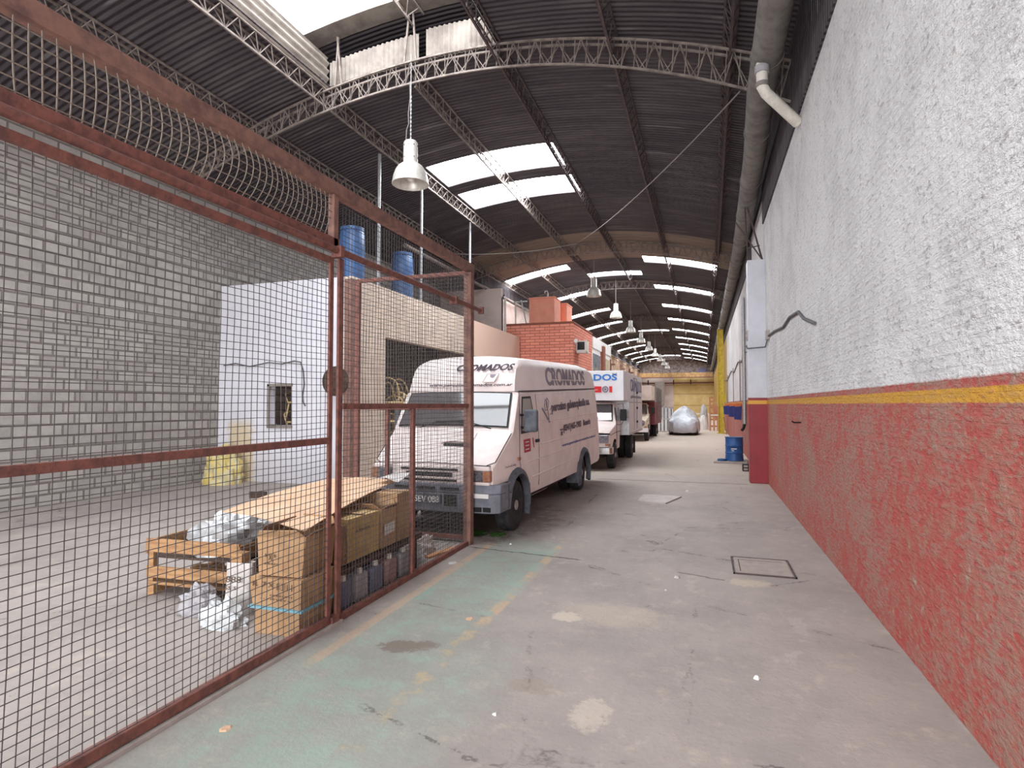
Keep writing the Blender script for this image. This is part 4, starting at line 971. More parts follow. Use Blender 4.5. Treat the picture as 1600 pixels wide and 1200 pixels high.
# ------------------------------------------------------------------ old bonneted trucks with over-cab boxes
def build_truck(name, label, loc, rz, paint, box_mats, box, luton, wheel_y, nose_lines, side_boards=None, boxw=1.16, cabw=0.95):
    t = thing(name, label, 'truck', loc, rz)
    W = cabw
    st = [(0.10,0.55,0.98,0.93),(0.16,0.52,1.06,0.96),(0.55,0.50,1.14,0.98),(0.95,0.48,1.22,1.0),(1.02,0.48,1.26,1.0),(1.38,0.48,1.74,0.93),(1.55,0.48,1.80,0.93),(2.0,0.48,1.81,0.93),(2.2,0.48,1.76,0.93)]
    rings = []
    for y, zb, zt, k in st:
        half = [(W*0.97*min(1,k+0.02),zb)]
        for z in (0.7,0.85,1.0,1.2,1.4,1.6,1.7):
            zz = min(z, zt-0.03); tw = 1.0-max(0,(zz-1.2))*0.16; half.append((W*tw*min(1,max(k,0.955) if zz > 1.2 else k), zz))
        tw = 1.0-max(0,(zt-1.2))*0.16; half += [(W*tw*k-0.03,zt-0.005),(W*tw*k*0.8,zt+0.02),(W*0.4*k,zt+0.04),(0,zt+0.045)]
        rings.append([(x,y,z) for x, z in half]+[(-x,y,z) for x, z in reversed(half[:-1])])
    b = MB(); n = len(rings[0])
    for r in rings: b.v += [tuple(p) for p in r]
    for i in range(len(rings)-1):
        for k in range(n): b.f.append((i*n+k,i*n+(k+1)%n,(i+1)*n+(k+1)%n,(i+1)*n+k)); b.mi.append(0)
    b.f.append(tuple(range(n-1,-1,-1))); b.f.append(tuple((len(rings)-1)*n+k for k in range(n))); b.mi += [0,0]
    cab = b.build('cab', [paint,'dark'], t)
    cut = MB(); cut.lathe([(0,-1.2),(0.43,-1.2),(0.43,-0.5),(0,-0.5)], 24, 'x', (0,0.82,0.38)); cut.lathe([(0,0.5),(0.43,0.5),(0.43,1.2),(0,1.2)], 24, 'x', (0,0.82,0.38))
    boolean(cab, cut, 'dark')
    b = MB(); b.grid(lambda u, v: ((-1+2*u)*(0.82-0.05*v), 1.06+0.30*v-0.02, 1.30+0.42*v+0.02), 8, 2); b.build('windshield', 'glass', t, smooth=60)
    b = MB()
    for s in (1,-1): b.tube([(s*0.84,1.03,1.29),(s*0.79,1.345,1.745)], 0.016, 6)
    b.tube([(-0.79,1.345,1.745),(0.79,1.345,1.745)], 0.014, 6); b.tube([(-0.84,1.03,1.29),(0.84,1.03,1.29)], 0.014, 6); b.build('windshield_seal', 'black', t)
    for s in (1,-1):
        b = MB(); P = [(1.20,1.30),(1.85,1.30),(1.80,1.66),(1.42,1.66)]
        def X(z): return W*(1.0-max(0,(z-1.2))*0.16)+0.006
        b.add([(s*X(z),y,z) for y,z in P]+[(s*(X(z)-0.03),y,z) for y,z in P], [(0,1,2,3),(7,6,5,4)]+[(i,i+4,(i+1)%4+4,(i+1)%4) for i in range(4)]); b.build('side_window', 'glass', t)
        b = MB(); b.tube([(s*(W+0.002),1.12,1.28),(s*(W+0.003),1.12,0.95),(s*(W*0.98+0.004),1.25,0.55)], 0.006, 5); b.tube([(s*(W*0.93),1.96,1.66),(s*(W+0.003),1.96,1.2),(s*(W+0.0),1.96,0.52)], 0.006, 5); b.tube([(s*(W*0.96),0.2,0.93),(s*W*1.0,1.0,0.98),(s*(W+0.001),1.96,0.98)], 0.008, 5); b.build('door_seam', 'seam', t)
        b = MB(); b.tube([(s*W,1.20,1.18),(s*(W+0.14),1.12,1.2),(s*(W+0.19),1.10,1.30),(s*(W+0.19),1.10,1.78),(s*(W+0.02),1.22,1.76)], 0.008, 6); mm = b.build('mirror_arm', 'black', t)
        b = MB(); b.box(min(s*(W+0.10),s*(W+0.28)),max(s*(W+0.10),s*(W+0.28)),1.07,1.12,1.30,1.62); b.build('wing_mirror', 'black', mm, bevel=0.02)
        wheel(t, s*(W-0.10), 0.82, 0.37, 0.2, s)
        wheel(t, s*(W-0.05), wheel_y, 0.38, 0.22, s); wheel(t, s*(W-0.30), wheel_y, 0.38, 0.22, s)
        b = MB(); b.box(min(s*(W-0.2),s*(W+0.1)),max(s*(W-0.2),s*(W+0.1)),wheel_y+0.45,wheel_y+0.47,0.12,0.66); b.build('mud_flap', 'rubber', t)
        if nose_lines == 'square':
            b = MB(); b.box(min(s*0.56,s*0.88),max(s*0.56,s*0.88),0.055,0.12,0.74,0.94); h = b.build('headlight', 'headlight', t, bevel=0.01)
            b = MB(); b.box(min(s*0.50,s*0.92),max(s*0.50,s*0.92),0.07,0.13,0.95,0.99); b.build('lamp_trim', 'black', h)
        else:
            h = MB().lathe([(0,-0.07),(0.09,-0.06),(0.115,-0.02),(0.115,0.06),(0,0.06)], 20, 'y', (s*0.70,0.10,0.88)).build('headlight', 'headlight', t, smooth=50)
            MB().lathe([(0.115,-0.05),(0.14,-0.05),(0.14,0.04),(0.115,0.04)], 20, 'y', (s*0.70,0.10,0.88)).build('lamp_ring', 'chrome', h, smooth=50)
        b = MB(); b.box(min(s*0.8,s*0.93),max(s*0.8,s*0.93),0.04,0.12,0.66,0.71); b.build('indicator', 'amber', t)
    b = MB(); b.box(-0.52,0.52,0.075,0.14,0.72,0.96); gr = b.build('grille', 'black', t)
    b = MB()
    for i in range(6): b.box(-0.54,0.54,0.06,0.085,0.725+i*0.045,0.737+i*0.045)
    b.box(-0.02,0.02,0.058,0.085,0.72,0.96); b.build('grille_bars', 'chrome' if nose_lines != 'square' else paint, gr)
    b = MB(); b.prism([(-0.98,0.12),(-0.93,0.0),(-0.5,-0.06),(0.5,-0.06),(0.93,0.0),(0.98,0.12),(0.98,0.30),(0.90,0.30),(0.90,0.14),(-0.90,0.14),(-0.90,0.30),(-0.98,0.30)], 0.44, 0.63, 'xy'); b.build('bumper', 'chrome' if nose_lines == 'square' else 'truckwhite', t, bevel=0.02)
    b = MB(); b.box(-0.42,0.42,0.3,box[1],0.45,0.66); b.box(-0.7,0.7,0.15,1.2,0.34,0.56); b.build('chassis', 'oil', t)
    MB().tube([(-W+0.1,wheel_y,0.38),(W-0.1,wheel_y,0.38)], 0.07, 10).build('axle', 'oil', t, smooth=50)
    MB().tube([(-W+0.1,0.82,0.37),(W-0.1,0.82,0.37)], 0.05, 10).build('axle', 'oil', t, smooth=50)
    y0, y1, z0, z1 = box; BW = boxw
    b = MB(); b.box(-BW,BW,y0,y1,z0,z1); bx = b.build('cargo_box', box_mats[0], t, bevel=0.012)
    b = MB(); b.box(-BW,BW,luton[0],y0-0.002,luton[1],luton[2]); b.build('over_cab_box', box_mats[1], t, bevel=0.012)
    return t, bx
t2, bx = build_truck('box_truck', 'white box truck with blue lettering over its cab, parked behind the delivery van', (-3.28,15.4,0), 0.0, 'vanwhite', ('truckwhite','truckwhite'),
                     (2.25,6.1,0.84,2.70), (1.05,1.86,2.70), 4.35, 'square')
BX = 1.16
text(t2, 'CROMADOS', (-0.88,1.045,2.42), (1,0,0), (0,0,1), 'blue_sign', w=1.86, h=0.185, bold=0.035)
b = MB(); b.box(-0.7,0.54,1.035,1.05,2.09,2.26); b.build('red_band', 'red_bright', t2); b = MB(); b.box(0.76,0.84,1.035,1.05,2.09,2.26); b.build('red_band', 'red_bright', t2)
b = MB(); b.box(-0.6,0.44,1.03,1.036,2.155,2.168); b.build('band_line', 'white', t2)
MB().lathe([(0.055,-0.01),(0.09,-0.01),(0.09,0.0),(0.055,0.0)], 24, 'y', (0.65,1.045,2.175), closed=True).build('round_emblem', 'letter_grey', t2)
MB().lathe([(0.0,-0.008),(0.035,-0.008),(0.035,0.0),(0,0.0)], 16, 'y', (0.65,1.045,2.175)).build('round_emblem', 'letter_grey', t2)
b = MB(); b.tube([(0.85,1.04,2.63),(0.88,1.03,2.60),(0.94,1.03,2.60),(0.97,1.04,2.63)], 0.008, 5); b.build('top_bracket', 'black', t2)
text(t2, 'CROMADOS', (BX+0.004,2.6,2.15), (0,1,0), (0,0,1), 'letter_blue', w=3.2, h=0.38, bold=0.0)
text(t2, 'galvanoplastia', (BX+0.004,2.7,1.92), (0,1,0), (0,0,1), 'letter_grey', w=3.0, h=0.14)
b = MB(); b.box(BX,BX+0.012,2.25,6.1,1.80,1.83); b.box(BX,BX+0.012,2.25,6.1,0.84,0.90); b.build('side_rail', 'galv', t2)
b = MB(); b.box(BX,BX+0.014,3.55,3.58,0.95,2.6); b.box(BX,BX+0.014,4.35,4.38,0.95,2.6); b.box(BX,BX+0.014,3.55,4.38,2.57,2.60); sd = b.build('side_door_frame', 'steelplate', t2)
b = MB()
for z in (1.15,1.6,2.1): b.box(BX,BX+0.035,4.28,4.42,z,z+0.07)
b.build('hinge', 'oil', sd)
b = MB(); b.box(BX-0.2,BX+0.002,2.238,2.249,0.86,1.84); b.build('box_front_panel', 'galv', t2)

t3, bx3 = build_truck('old_truck', 'cream old truck with maroon side and over-cab box, beyond the white truck', (-3.50,28.2,0), 0.0, 'cream', ('maroon','creambox'),
                      (2.35,7.2,0.72,1.88), (0.5,1.95,2.66), 5.0, 'round', boxw=1.12)
b = MB(); b.box(-1.12,1.12,2.35,7.2,1.885,2.66)
o = b.build('upper_body', 'slats', t3)
b = MB()
for i in range(9): b.box(1.12,1.135,3.6,7.2,1.72+0.1*i,1.75+0.1*i)
for i in range(5): b.box(1.12,1.15,3.6+0.85*i,3.66+0.85*i,0.9,2.66)
b.build('side_slat', 'truss', t3)
b = MB(); b.box(0.50,0.56,0.49,0.50,2.15,2.21); b.build('roof_lamp', 'black', t3)

# ------------------------------------------------------------------ car under a silver cover
def covered_car():
    t = thing('covered_car', 'car hidden under a crumpled silver cover at the far end of the floor', 'car', (-1.14,36.5,0))
    import mathutils.noise as nz
    prof = [(-2.2,0.78),(-1.6,0.98),(-1.0,1.12),(-0.45,1.50),(0.15,1.64),(0.9,1.56),(1.5,1.22),(2.2,0.95)]
    def top(y):
        for (a, za), (c, zc) in zip(prof, prof[1:]):
            if y <= c:
                f = max(0,(y-a)/(c-a)); f = f*f*(3-2*f); return za+(zc-za)*f
        return prof[-1][1]
    def fn(u, v):
        a = u*2*PI; c, d = math.cos(a), math.sin(a); e = 0.62
        cx = math.copysign(abs(c)**e, c); cy = math.copysign(abs(d)**e, d)
        s_ = min(1.0, v/0.72); hw, hl = 0.88, 2.12
        x, y = cx*hw*s_, cy*hl*s_
        roof = top(y); lim = min(roof, 0.98); k = abs(x)/hw
        z = roof-(roof-0.88)*k**1.7 if roof > 0.98 else roof-0.08*k**2
        z -= 0.10*max(0,s_-0.8)/0.2
        if v > 0.72:
            q = (v-0.72)/0.28; z = z+(0.16-z)*q; bul = 1+0.05*math.sin(q*PI*0.8)-0.03*q; x *= bul; y *= bul
        w1 = nz.noise(Vector((x*3.2,y*2.4,z*2)))+0.5*nz.noise(Vector((x*8,y*6,z*5))); w2 = nz.noise(Vector((a*5,z*1.5,3.0)))+0.6*nz.noise(Vector((a*12,z*4,7.0)))
        x += 0.03*w2*(1 if v > 0.6 else 0.3); y += 0.05*w2*(1 if v > 0.6 else 0.3); z += 0.045*w1+0.02*w2
        return (x, y, max(0.13,z))
    b = MB(); b.grid(fn, 64, 22); b.build('cover', 'tarp', t, smooth=35)
    for s in (1,-1):
        for y in (-1.35, 1.35): wheel(t, s*0.70, y, 0.31, 0.18, s)
    b = MB(); b.box(-0.7,0.7,-1.8,1.8,0.2,0.34); b.build('chassis', 'oil', t)
    return t
covered_car()

# ------------------------------------------------------------------ cardboard, pallets, jerrycans behind the fence
def carton(label, x0, x1, y0, y1, z0, z1, mk='card', dark='card_dark', rz=0, open_top=False, group=None, bulge=0.0, jit=0.015, name='cardboard_box'):
    cx, cy = (x0+x1)/2, (y0+y1)/2; t = thing(name, label, 'box', (cx,cy,z0), rz, group)
    w, d, h = (x1-x0)/2, (y1-y0)/2, z1-z0
    J = lambda: random.uniform(-jit, jit)
    bt = [(-w+abs(J()),-d+abs(J()),0),(w-abs(J()),-d+abs(J()),0),(w-abs(J()),d-abs(J()),0),(-w+abs(J()),d-abs(J()),0)]; tp = [(-w+J(),-d+J(),h+J()),(w+J(),-d+J(),h+J()),(w+J(),d+J(),h+J()),(-w+J(),d+J(),h+J())]
    b = MB()
    for k, (i, j) in enumerate(((0,1),(1,2),(2,3),(3,0))):
        a, c, e, f = [Vector(q) for q in (bt[i],bt[j],tp[j],tp[i])]; nn = (c-a).cross(f-a).normalized()
        b.grid(lambda u, v: a.lerp(c,u).lerp(f.lerp(e,u),v)+nn*(bulge*math.sin(PI*u)*math.sin(PI*v)), 5, 5)
    b.add(bt, [(3,2,1,0)])
    if not open_top: b.add(tp, [(0,1,2,3)])
    b.build('carton_body', mk, t, solid=0.006 if open_top else 0)
    if open_top:
        for (i, j, ang) in ((0,1,0.7),(1,2,1.0),(2,3,0.4),(3,0,-0.3)):
            a, c = Vector(tp[i]), Vector(tp[j]); out = Vector(((a+c)/2)[:2]+(0,)).normalized(); q = Vector((0,0,math.cos(ang)*0.08))+out*(math.sin(ang)*0.07)
            b = MB(); b.add([a,c,c.lerp(a,0.12)+q,a.lerp(c,0.1)+q*0.9], [(0,1,2,3)]); b.build('flap', dark if i % 2 else mk, t, solid=0.006)
    else:
        b = MB(); b.add([(-w*0.98,-0.03,h+0.009),(w*0.98,-0.03,h+0.009),(w*0.98,0.03,h+0.009),(-w*0.98,0.03,h+0.009)], [(0,1,2,3)]); b.build('tape_strip', dark, t, solid=0.002)
    return t, w, d, h
c1, w_, d_, h_ = carton('bottom cardboard box of the leaning stack, under the box with black characters', -3.30,-2.89,3.72,4.12,0.0,0.185)
c2, w_, d_, h_ = carton('middle cardboard box of the stack with printed black characters and blue tape', -3.32,-2.86,3.70,4.12,0.205,0.43)
text(c2, 'R  7 X [ ] | |', (-w_+0.03,-d_-0.016,h_-0.075), (1,0,0), (0,0,1), 'ink', w=0.36, h=0.05)
text(c2, 'o o w n a m a s', (-0.04,-d_-0.016,h_-0.125), (1,0,0), (0,0,1), 'ink', w=0.2, h=0.012)
text(c2, '- - v m v a v a -', (-w_+0.1,-d_-0.016,0.07), (1,0,0), (0,0,1), 'ink', w=0.3, h=0.012)
b = MB(); b.box(-w_-0.012,w_+0.012,-d_-0.018,d_+0.01,-0.006,0.012); b.build('blue_strap', 'tape', c2)
c3, w_, d_, h_ = carton('top cardboard box of the stack, open with crushed flaps, beside the double post', -3.30,-2.91,3.74,4.20,0.44,0.74, open_top=True, rz=0.04, jit=0.03, bulge=0.012)
text(c3, '* X *', (-0.12,-d_-0.014,0.12), (1,0,0), (0,0,1), 'ink', w=0.10, h=0.05); text(c3, 'a m n o r', (-0.12,-d_-0.014,0.085), (1,0,0), (0,0,1), 'ink', w=0.12, h=0.014)
# rack carrying the right hand boxes
t = thing('low_rack', 'dark low wooden rack with jerrycans under it and boxes on it', 'rack', (-3.4,4.9,0))
b = MB()
for i in range(5): b.box(-0.45,0.46,-0.72+i*0.30,-0.50+i*0.30,0.335,0.36)
b.build('top_board', 'wood_dark', t)
b = MB(); b.box(0.40,0.46,-0.72,0.92,0.30,0.335); b.box(-0.45,-0.39,-0.72,0.92,0.30,0.335); b.build('beam', 'wood_dark', t)
for x in (-0.42, 0.43):
    for y in (-0.69, 0.78): b = MB(); b.box(x-0.025,x+0.025,y-0.025,y+0.025,0,0.30); b.build('leg', 'wood_dark', t)
b = MB(); b.box(-0.45,0.46,0.70,0.92,0.335,0.36); b.build('top_board', 'wood_dark', t)
a, w_, d_, h_ = carton('large yellowish cardboard box with worn print on the rack, right of the double post', -3.47,-2.96,4.44,4.97,0.37,0.745, 'card_yellow', 'card', jit=0.01)
text(a, '= MARK =', (w_+0.012,-0.16,0.24), (0,1,0), (0,0,1), 'ink', w=0.3, h=0.025)
b = MB(); b.add([(-w_*0.9,-d_-0.018,0.01),(w_-0.02,-d_-0.018,0.01),(w_-0.02,-d_-0.018,0.36),(-w_*0.9,-d_-0.018,0.36)], [(0,1,2,3)]); b.build('side_flap', 'card_yellow', a, solid=0.006)
a, w_, d_, h_ = carton('brown cardboard box with a white paper label, second on the rack', -3.45,-2.95,4.985,5.27,0.37,0.73, 'card', 'card_dark', open_top=True, jit=0.008)
b = MB(); b.add([(w_+0.016,-0.11,0.12),(w_+0.016,0.08,0.13),(w_+0.016,0.08,0.23),(w_+0.016,-0.11,0.22)], [(0,1,2,3)]); b.build('paper_label', 'paper', a, solid=0.003)
a, w_, d_, h_ = carton('tall brown cardboard box at the far end of the rack by the short fence post', -3.45,-2.95,5.30,5.62,0.37,0.84, 'card', 'card_dark', jit=0.01)
carton('narrow dark cardboard box wedged behind the double post beside the leaning stack', -3.30,-2.95,4.245,4.40,0.37,0.70, 'card_dark', 'card_dark', jit=0.008)
# sheet of cardboard across the tops
b = MB()
def sh(u, v):
    A, B, C, D = Vector((-4.15,4.25,0.78)), Vector((-2.96,3.86,0.80)), Vector((-3.32,5.95,0.90)), Vector((-4.25,6.0,0.86))
    p = A.lerp(B,u).lerp(D.lerp(C,u),v); p.z += 0.03*math.sin(v*PI)+0.02*math.sin(u*PI*1.3)-0.02*(1-v)*u; return p
b.grid(sh, 8, 8); o = b.build('cardboard_sheet', 'card_light', solid=0.008); tag(o, 'big flat pale cardboard sheet lying across the tops of the boxes', 'cardboard')
b = MB(); b.grid(lambda u, v: sh(0.86+0.2*u,0.80+0.28*v)+Vector((0.06*u,0.1,0.06+0.02*math.sin(u*5)*math.cos(v*4))), 5, 5)
tag(b.build('crumpled_paper', 'paper', solid=0.004), 'crumpled pale paper lying on the far end of the cardboard sheet', 'paper')
# jerrycans
def jerry(mk, label, y, x=-3.02, h=0.285):
    t = thing('jerrycan', label, 'jerrycan', (x,y,0), 0, 'plastic jerrycans under the rack')
    b = MB(); b.box(-0.13,0.10,-0.105,0.105,0,h*0.86); b.build('can_body', mk, t, bevel=0.03)
    b = MB(); b.tube([(-0.08,0,h*0.85),(-0.07,0,h*0.97),(0.02,0,h*0.97),(0.03,0,h*0.85)], 0.016, 8); b.build('handle', mk, t, smooth=60)
    MB().lathe([(0.028,h*0.85),(0.028,h*0.99),(0.024,h*1.02),(0,h*1.02)], 14, 'z', (0.065,0,0)).build('screw_cap', 'pvc', t, smooth=40)
for y, mk, l in ((4.36,'can_blue','first jerrycan under the rack, dark blue, next to the double post'),(4.62,'can_clear','second jerrycan under the rack, grey plastic'),
                 (4.88,'can_blue','third jerrycan under the rack, blue grey'),(5.14,'can_pink','fourth jerrycan under the rack, brownish pink'),(5.42,'can_clear','last jerrycan under the rack, pale grey, by the short fence post')):
    jerry(mk, l, y)
import mathutils.noise as NZ
def crumple(name, label, cat, loc, sx, sy, sz, mk, seed, rz=0, n=16, amp=0.35):
    b = MB()
    def fn(u, v):
        a = u*2*PI; ph = v*PI*0.52; r = math.cos(ph-PI*0.02); p = Vector((math.cos(a)*r, math.sin(a)*r, math.sin(ph)))
        k = 1+amp*NZ.noise(p*2.3+Vector((seed,0,0)))+amp*0.6*NZ.noise(p*6+Vector((0,seed,0)))
        return (p.x*sx*k, p.y*sy*k, max(0.0,p.z*sz*k))
    b.grid(fn, n*2, n); o = b.build(name, mk, loc=loc, rot=(0,0,rz), smooth=25)
    return tag(o, label, cat)
crumple('newspaper_heap', 'heap of crumpled newspaper on the floor behind the fence, right of the short post', 'paper', (-3.26,6.28,0), 0.20,0.26,0.20, 'paper', 3.1)
crumple('plastic_rag', 'bluish white crumpled rag beside the last jerrycan', 'rag', (-3.08,5.95,0), 0.10,0.10,0.16, 'bagwhite', 7.7)
b = MB(); b.box(-0.04,0.04,-0.27,0.27,0,0.025); b.build('x', 'wood_orange')
o = bpy.context.scene.objects['x']; o.name = 'wood_board'; o.location = (-2.95,6.35,0.0); o.rotation_euler = (0,0,-0.25); tag(o, 'short orange wooden board on the floor near the end post', 'board')
# crate with silver plastic, paper sack, bags on the left
t = thing('wooden_crate', 'pale wooden pallet crate at the left holding crumpled silver plastic', 'crate', (-4.42,4.62,0), 0.06)
b = MB()
for x in (-0.5,0.0,0.44): b.box(x,x+0.07,-0.45,0.45,0.0,0.10)
b.build('bearer', 'wood', t); b = MB()
for y in (-0.45,-0.2,0.05,0.33): b.box(-0.5,0.51,y,y+0.12,0.10,0.125)
b.build('deck_board', 'wood', t)
for (x, y) in ((-0.47,-0.42),(0.46,-0.42),(-0.47,0.42),(0.46,0.42)): b = MB(); b.box(x-0.03,x+0.03,y-0.03,y+0.03,0.125,0.50); b.build('corner_post', 'wood', t)
b = MB(); b.box(-0.5,0.5,-0.47,-0.45,0.40,0.52); b.box(-0.5,0.5,-0.47,-0.45,0.17,0.27); b.box(-0.5,0.5,0.45,0.47,0.38,0.50); b.box(0.49,0.51,-0.47,0.47,0.40,0.50); b.box(-0.51,-0.49,-0.47,0.47,0.38,0.50); b.build('side_board', 'wood', t)
b = MB(); b.box(-0.48,0.48,-0.43,0.43,0.34,0.36); b.build('inner_shelf', 'wood_dark', t)
crumple('silver_plastic', 'crumpled silver plastic film filling the wooden crate', 'plastic', (-4.42,4.62,0.362), 0.40,0.36,0.30, 'foil', 1.7, 0.1, amp=0.3)
t = thing('paper_sack', 'white printed paper sack standing left of the cardboard stack', 'sack', (-3.74,4.05,0), 0.15)
b = MB(); b.grid(lambda u, v: (lambda a, z: ((0.15-0.02*math.sin(z*9))*math.copysign(abs(math.cos(a))**0.5, math.cos(a))*(1-0.25*v), (0.09)*math.copysign(abs(math.sin(a))**0.5, math.sin(a))*(1-0.5*v), z))(u*2*PI, v*0.42), 24, 8); b.build('sack_body', 'paper', t, smooth=50)
text(t, '888', (-0.08,-0.092,0.27), (1,0,0), (0,0.1,1), 'ink', w=0.14, h=0.05); text(t, 'ss s', (-0.08,-0.097,0.21), (1,0,0), (0,0.1,1), 'ink', w=0.10, h=0.03)
crumple('plastic_bag', 'pale crumpled plastic bag on the floor in front of the paper sack', 'bag', (-3.66,3.78,0), 0.19,0.13,0.17, 'bagwhite', 4.4)
crumple('plastic_bag', 'grey crumpled plastic bag at the left edge beside the crate', 'bag', (-4.08,3.95,0), 0.17,0.14,0.20, 'can_clear', 9.4)
b = MB(); b.box(-0.06,0.06,-0.05,0.05,0,0.08); o = b.build('wood_block', 'wood', loc=(-3.76,4.06,0.415)); tag(o, 'small yellow wood block on top of the paper sack', 'block')
crumple('yellow_foam', 'crumpled yellow foam heap against the white wall at the left', 'foam', (-10.15,10.4,0), 0.42,0.35,0.7, 'yellow', 2.2)
b = MB(); b.box(-0.16,0.16,-0.02,0.02,0,0.12); o = b.build('dark_board', 'wood_dark', loc=(-7.95,9.0,0.0), rot=(0,0.0,0.3)); tag(o, 'small dark board on the floor before the white wall', 'board')

# ------------------------------------------------------------------ cane chairs in the workshop
def chair():
    t = thing('cane_chair', 'x', 'chair', (0,0,0), 0, 'bent cane chairs stacked in the workshop')
    def arc(pts, r, nm):
        q = []
        for i in range(len(pts)-1):
            for k in range(5):
                f = k/5; p0 = Vector(pts[max(i-1,0)]); p1 = Vector(pts[i]); p2 = Vector(pts[i+1]); p3 = Vector(pts[min(i+2,len(pts)-1)])
                q.append(0.5*((2*p1)+(p2-p0)*f+(2*p0-5*p1+4*p2-p3)*f*f+(3*p1-p0-3*p2+p3)*f**3))
        q.append(Vector(pts[-1])); MB().tube(q, r, 8).build(nm, 'rattan', t, smooth=60)
    arc([(-0.24,-0.22,0.42),(0,-0.27,0.42),(0.24,-0.22,0.42),(0.25,0.2,0.42),(0,0.25,0.42),(-0.25,0.2,0.42),(-0.24,-0.22,0.42)], 0.022, 'seat_rim')
    b = MB(); b.lathe([(0,0.40),(0.23,0.40),(0.24,0.415),(0,0.43)], 20); b.build('seat', 'card', t, smooth=40)
    arc([(-0.24,0.2,0.42),(-0.27,0.30,0.70),(-0.2,0.36,0.95),(0,0.38,1.05),(0.2,0.36,0.95),(0.27,0.30,0.70),(0.24,0.2,0.42)], 0.02, 'backrest')
    arc([(-0.12,0.24,0.42),(-0.10,0.34,0.8),(0,0.36,0.93),(0.10,0.34,0.8),(0.12,0.24,0.42)], 0.012, 'back_loop')
    for s in (1,-1):
        arc([(s*0.22,-0.2,0.42),(s*0.25,-0.23,0.2),(s*0.28,-0.26,0.0)], 0.02, 'leg'); arc([(s*0.2,0.2,0.42),(s*0.23,0.25,0.2),(s*0.25,0.3,0.0)], 0.02, 'leg')
        arc([(s*0.24,-0.22,0.42),(s*0.30,-0.2,0.6),(s*0.31,0.0,0.66),(s*0.27,0.28,0.68)], 0.016, 'armrest')
    return t
c0 = chair()
spots = [(-7.38,12.85,0,0.4,'cane chair at the floor by the workshop opening corner, lowest of its stack'),(-7.36,12.85,0.46,0.55,'second cane chair up at the workshop opening corner'),(-7.38,12.88,0.92,0.3,'third cane chair up in the opening corner stack'),
         (-7.38,12.85,1.38,0.7,'topmost cane chair of the stack at the workshop opening corner'),(-7.42,13.85,0,0.9,'lowest cane chair of the stack nearer the van'),(-7.42,13.85,0.46,1.0,'second cane chair up in the stack nearer the van'),
         (-7.42,13.85,0.92,0.8,'third cane chair up in the stack nearer the van'),(-7.40,13.85,1.38,1.3,'topmost cane chair of the stack nearer the van, back raised'),
         (-9.05,11.6,0,0.3,'lowest cane chair seen through the small window'),(-9.07,11.62,0.46,0.4,'second cane chair behind the small window'),(-9.05,11.6,0.92,0.2,'third cane chair behind the small window, its loops filling the panes'),(-9.03,11.6,1.38,0.35,'topmost cane chair behind the small window')]
for i, (x, y, z, r, l) in enumerate(spots):
    c = c0 if i == 0 else copy_tree(c0); c.location = (x,y,z); c.rotation_euler = (0.0,0,r); relabel(c, l)

# ------------------------------------------------------------------ on the workshop roof and the brick office
def barrel(label, loc, tilt):
    t = thing('plastic_barrel', label, 'barrel', loc, 0, 'blue plastic barrels on the workshop roof'); t.rotation_euler = (0,tilt,0.4)
    MB().lathe([(0,0),(0.25,0.0),(0.28,0.03),(0.29,0.2),(0.285,0.24),(0.29,0.28),(0.295,0.62),(0.29,0.66),(0.295,0.70),(0.28,1.15),(0.24,1.22),(0,1.23)], 28).build('barrel_body', 'plastic_blue', t, smooth=40)
    MB().lathe([(0.255,1.19),(0.275,1.20),(0.27,1.27),(0.24,1.28),(0,1.28)], 28).build('lid', 'plastic_blue', t, smooth=40)
barrel('larger blue plastic barrel on the workshop roof above the corner, left one', (-7.62,11.5,WH-0.02), 0.0)
barrel('right blue plastic barrel on the workshop roof, between two poles', (-7.62,13.85,WH-0.02), 0.0)
def tank(label, x0, x1, y0, y1, z1):
    t = thing('water_tank', label, 'tank', ((x0+x1)/2,(y0+y1)/2,5.12), 0, 'terracotta water tanks on the brick office'); w, d, h = (x1-x0)/2, (y1-y0)/2, z1-5.12
    b = MB(); b.box(-w,w,-d,d,0,h); b.build('tank_body', 'terracotta', t, bevel=0.01)
    b = MB(); b.box(-w-0.03,w+0.03,-d-0.03,d+0.03,h,h+0.05); b.build('lid', 'terracotta', t, bevel=0.01); return t, h
tk, h = tank('larger terracotta water tank on top of the brick office, left one', -7.12,-6.0,24.1,25.2,6.30)
MB().tube([(0.1,0.1,h+0.04),(0.1,0.1,h+0.36),(0.06,0.1,h+0.42),(-0.02,0.1,h+0.42),(-0.04,0.1,h+0.34)], 0.025, 8).build('vent_pipe', 'galv', tk, smooth=50)
tank('smaller terracotta water tank behind the larger one', -6.75,-5.85,25.8,26.9,6.28)
t = thing('roof_handrail', 'thin white pipe frame beside the water tanks', 'frame', (0,0,5.12))
b = MB(); b.tube([(-7.8,24.0,1.05),(-7.16,24.0,1.05)], 0.03, 8); b.tube([(-7.45,24.0,1.12),(-7.3,24.0,0.5),(-7.2,24.0,0)], 0.03, 8); b.tube([(-7.7,24.0,0),(-7.7,24.0,1.05)], 0.03, 8); b.build('rail', 'galv', t, smooth=50)
t = thing('air_conditioner', 'white window air conditioner on a bracket at the corner of the brick office', 'air conditioner', (OX,23.75,3.88))
b = MB(); b.box(0.0,0.42,0.0,0.62,0.06,0.50); b.build('case', 'acwhite', t, bevel=0.012)
b = MB(); b.box(0.06,0.36,-0.012,0.0,0.12,0.45); b.build('front_grille', 'black', t); b = MB(); b.box(0.0,0.47,-0.04,0.64,0.0,0.05); b.box(0.44,0.47,-0.04,-0.01,0.0,0.55); b.box(-0.0,0.03,-0.04,-0.01,0.0,0.4); b.build('bracket', 'acwhite', t)
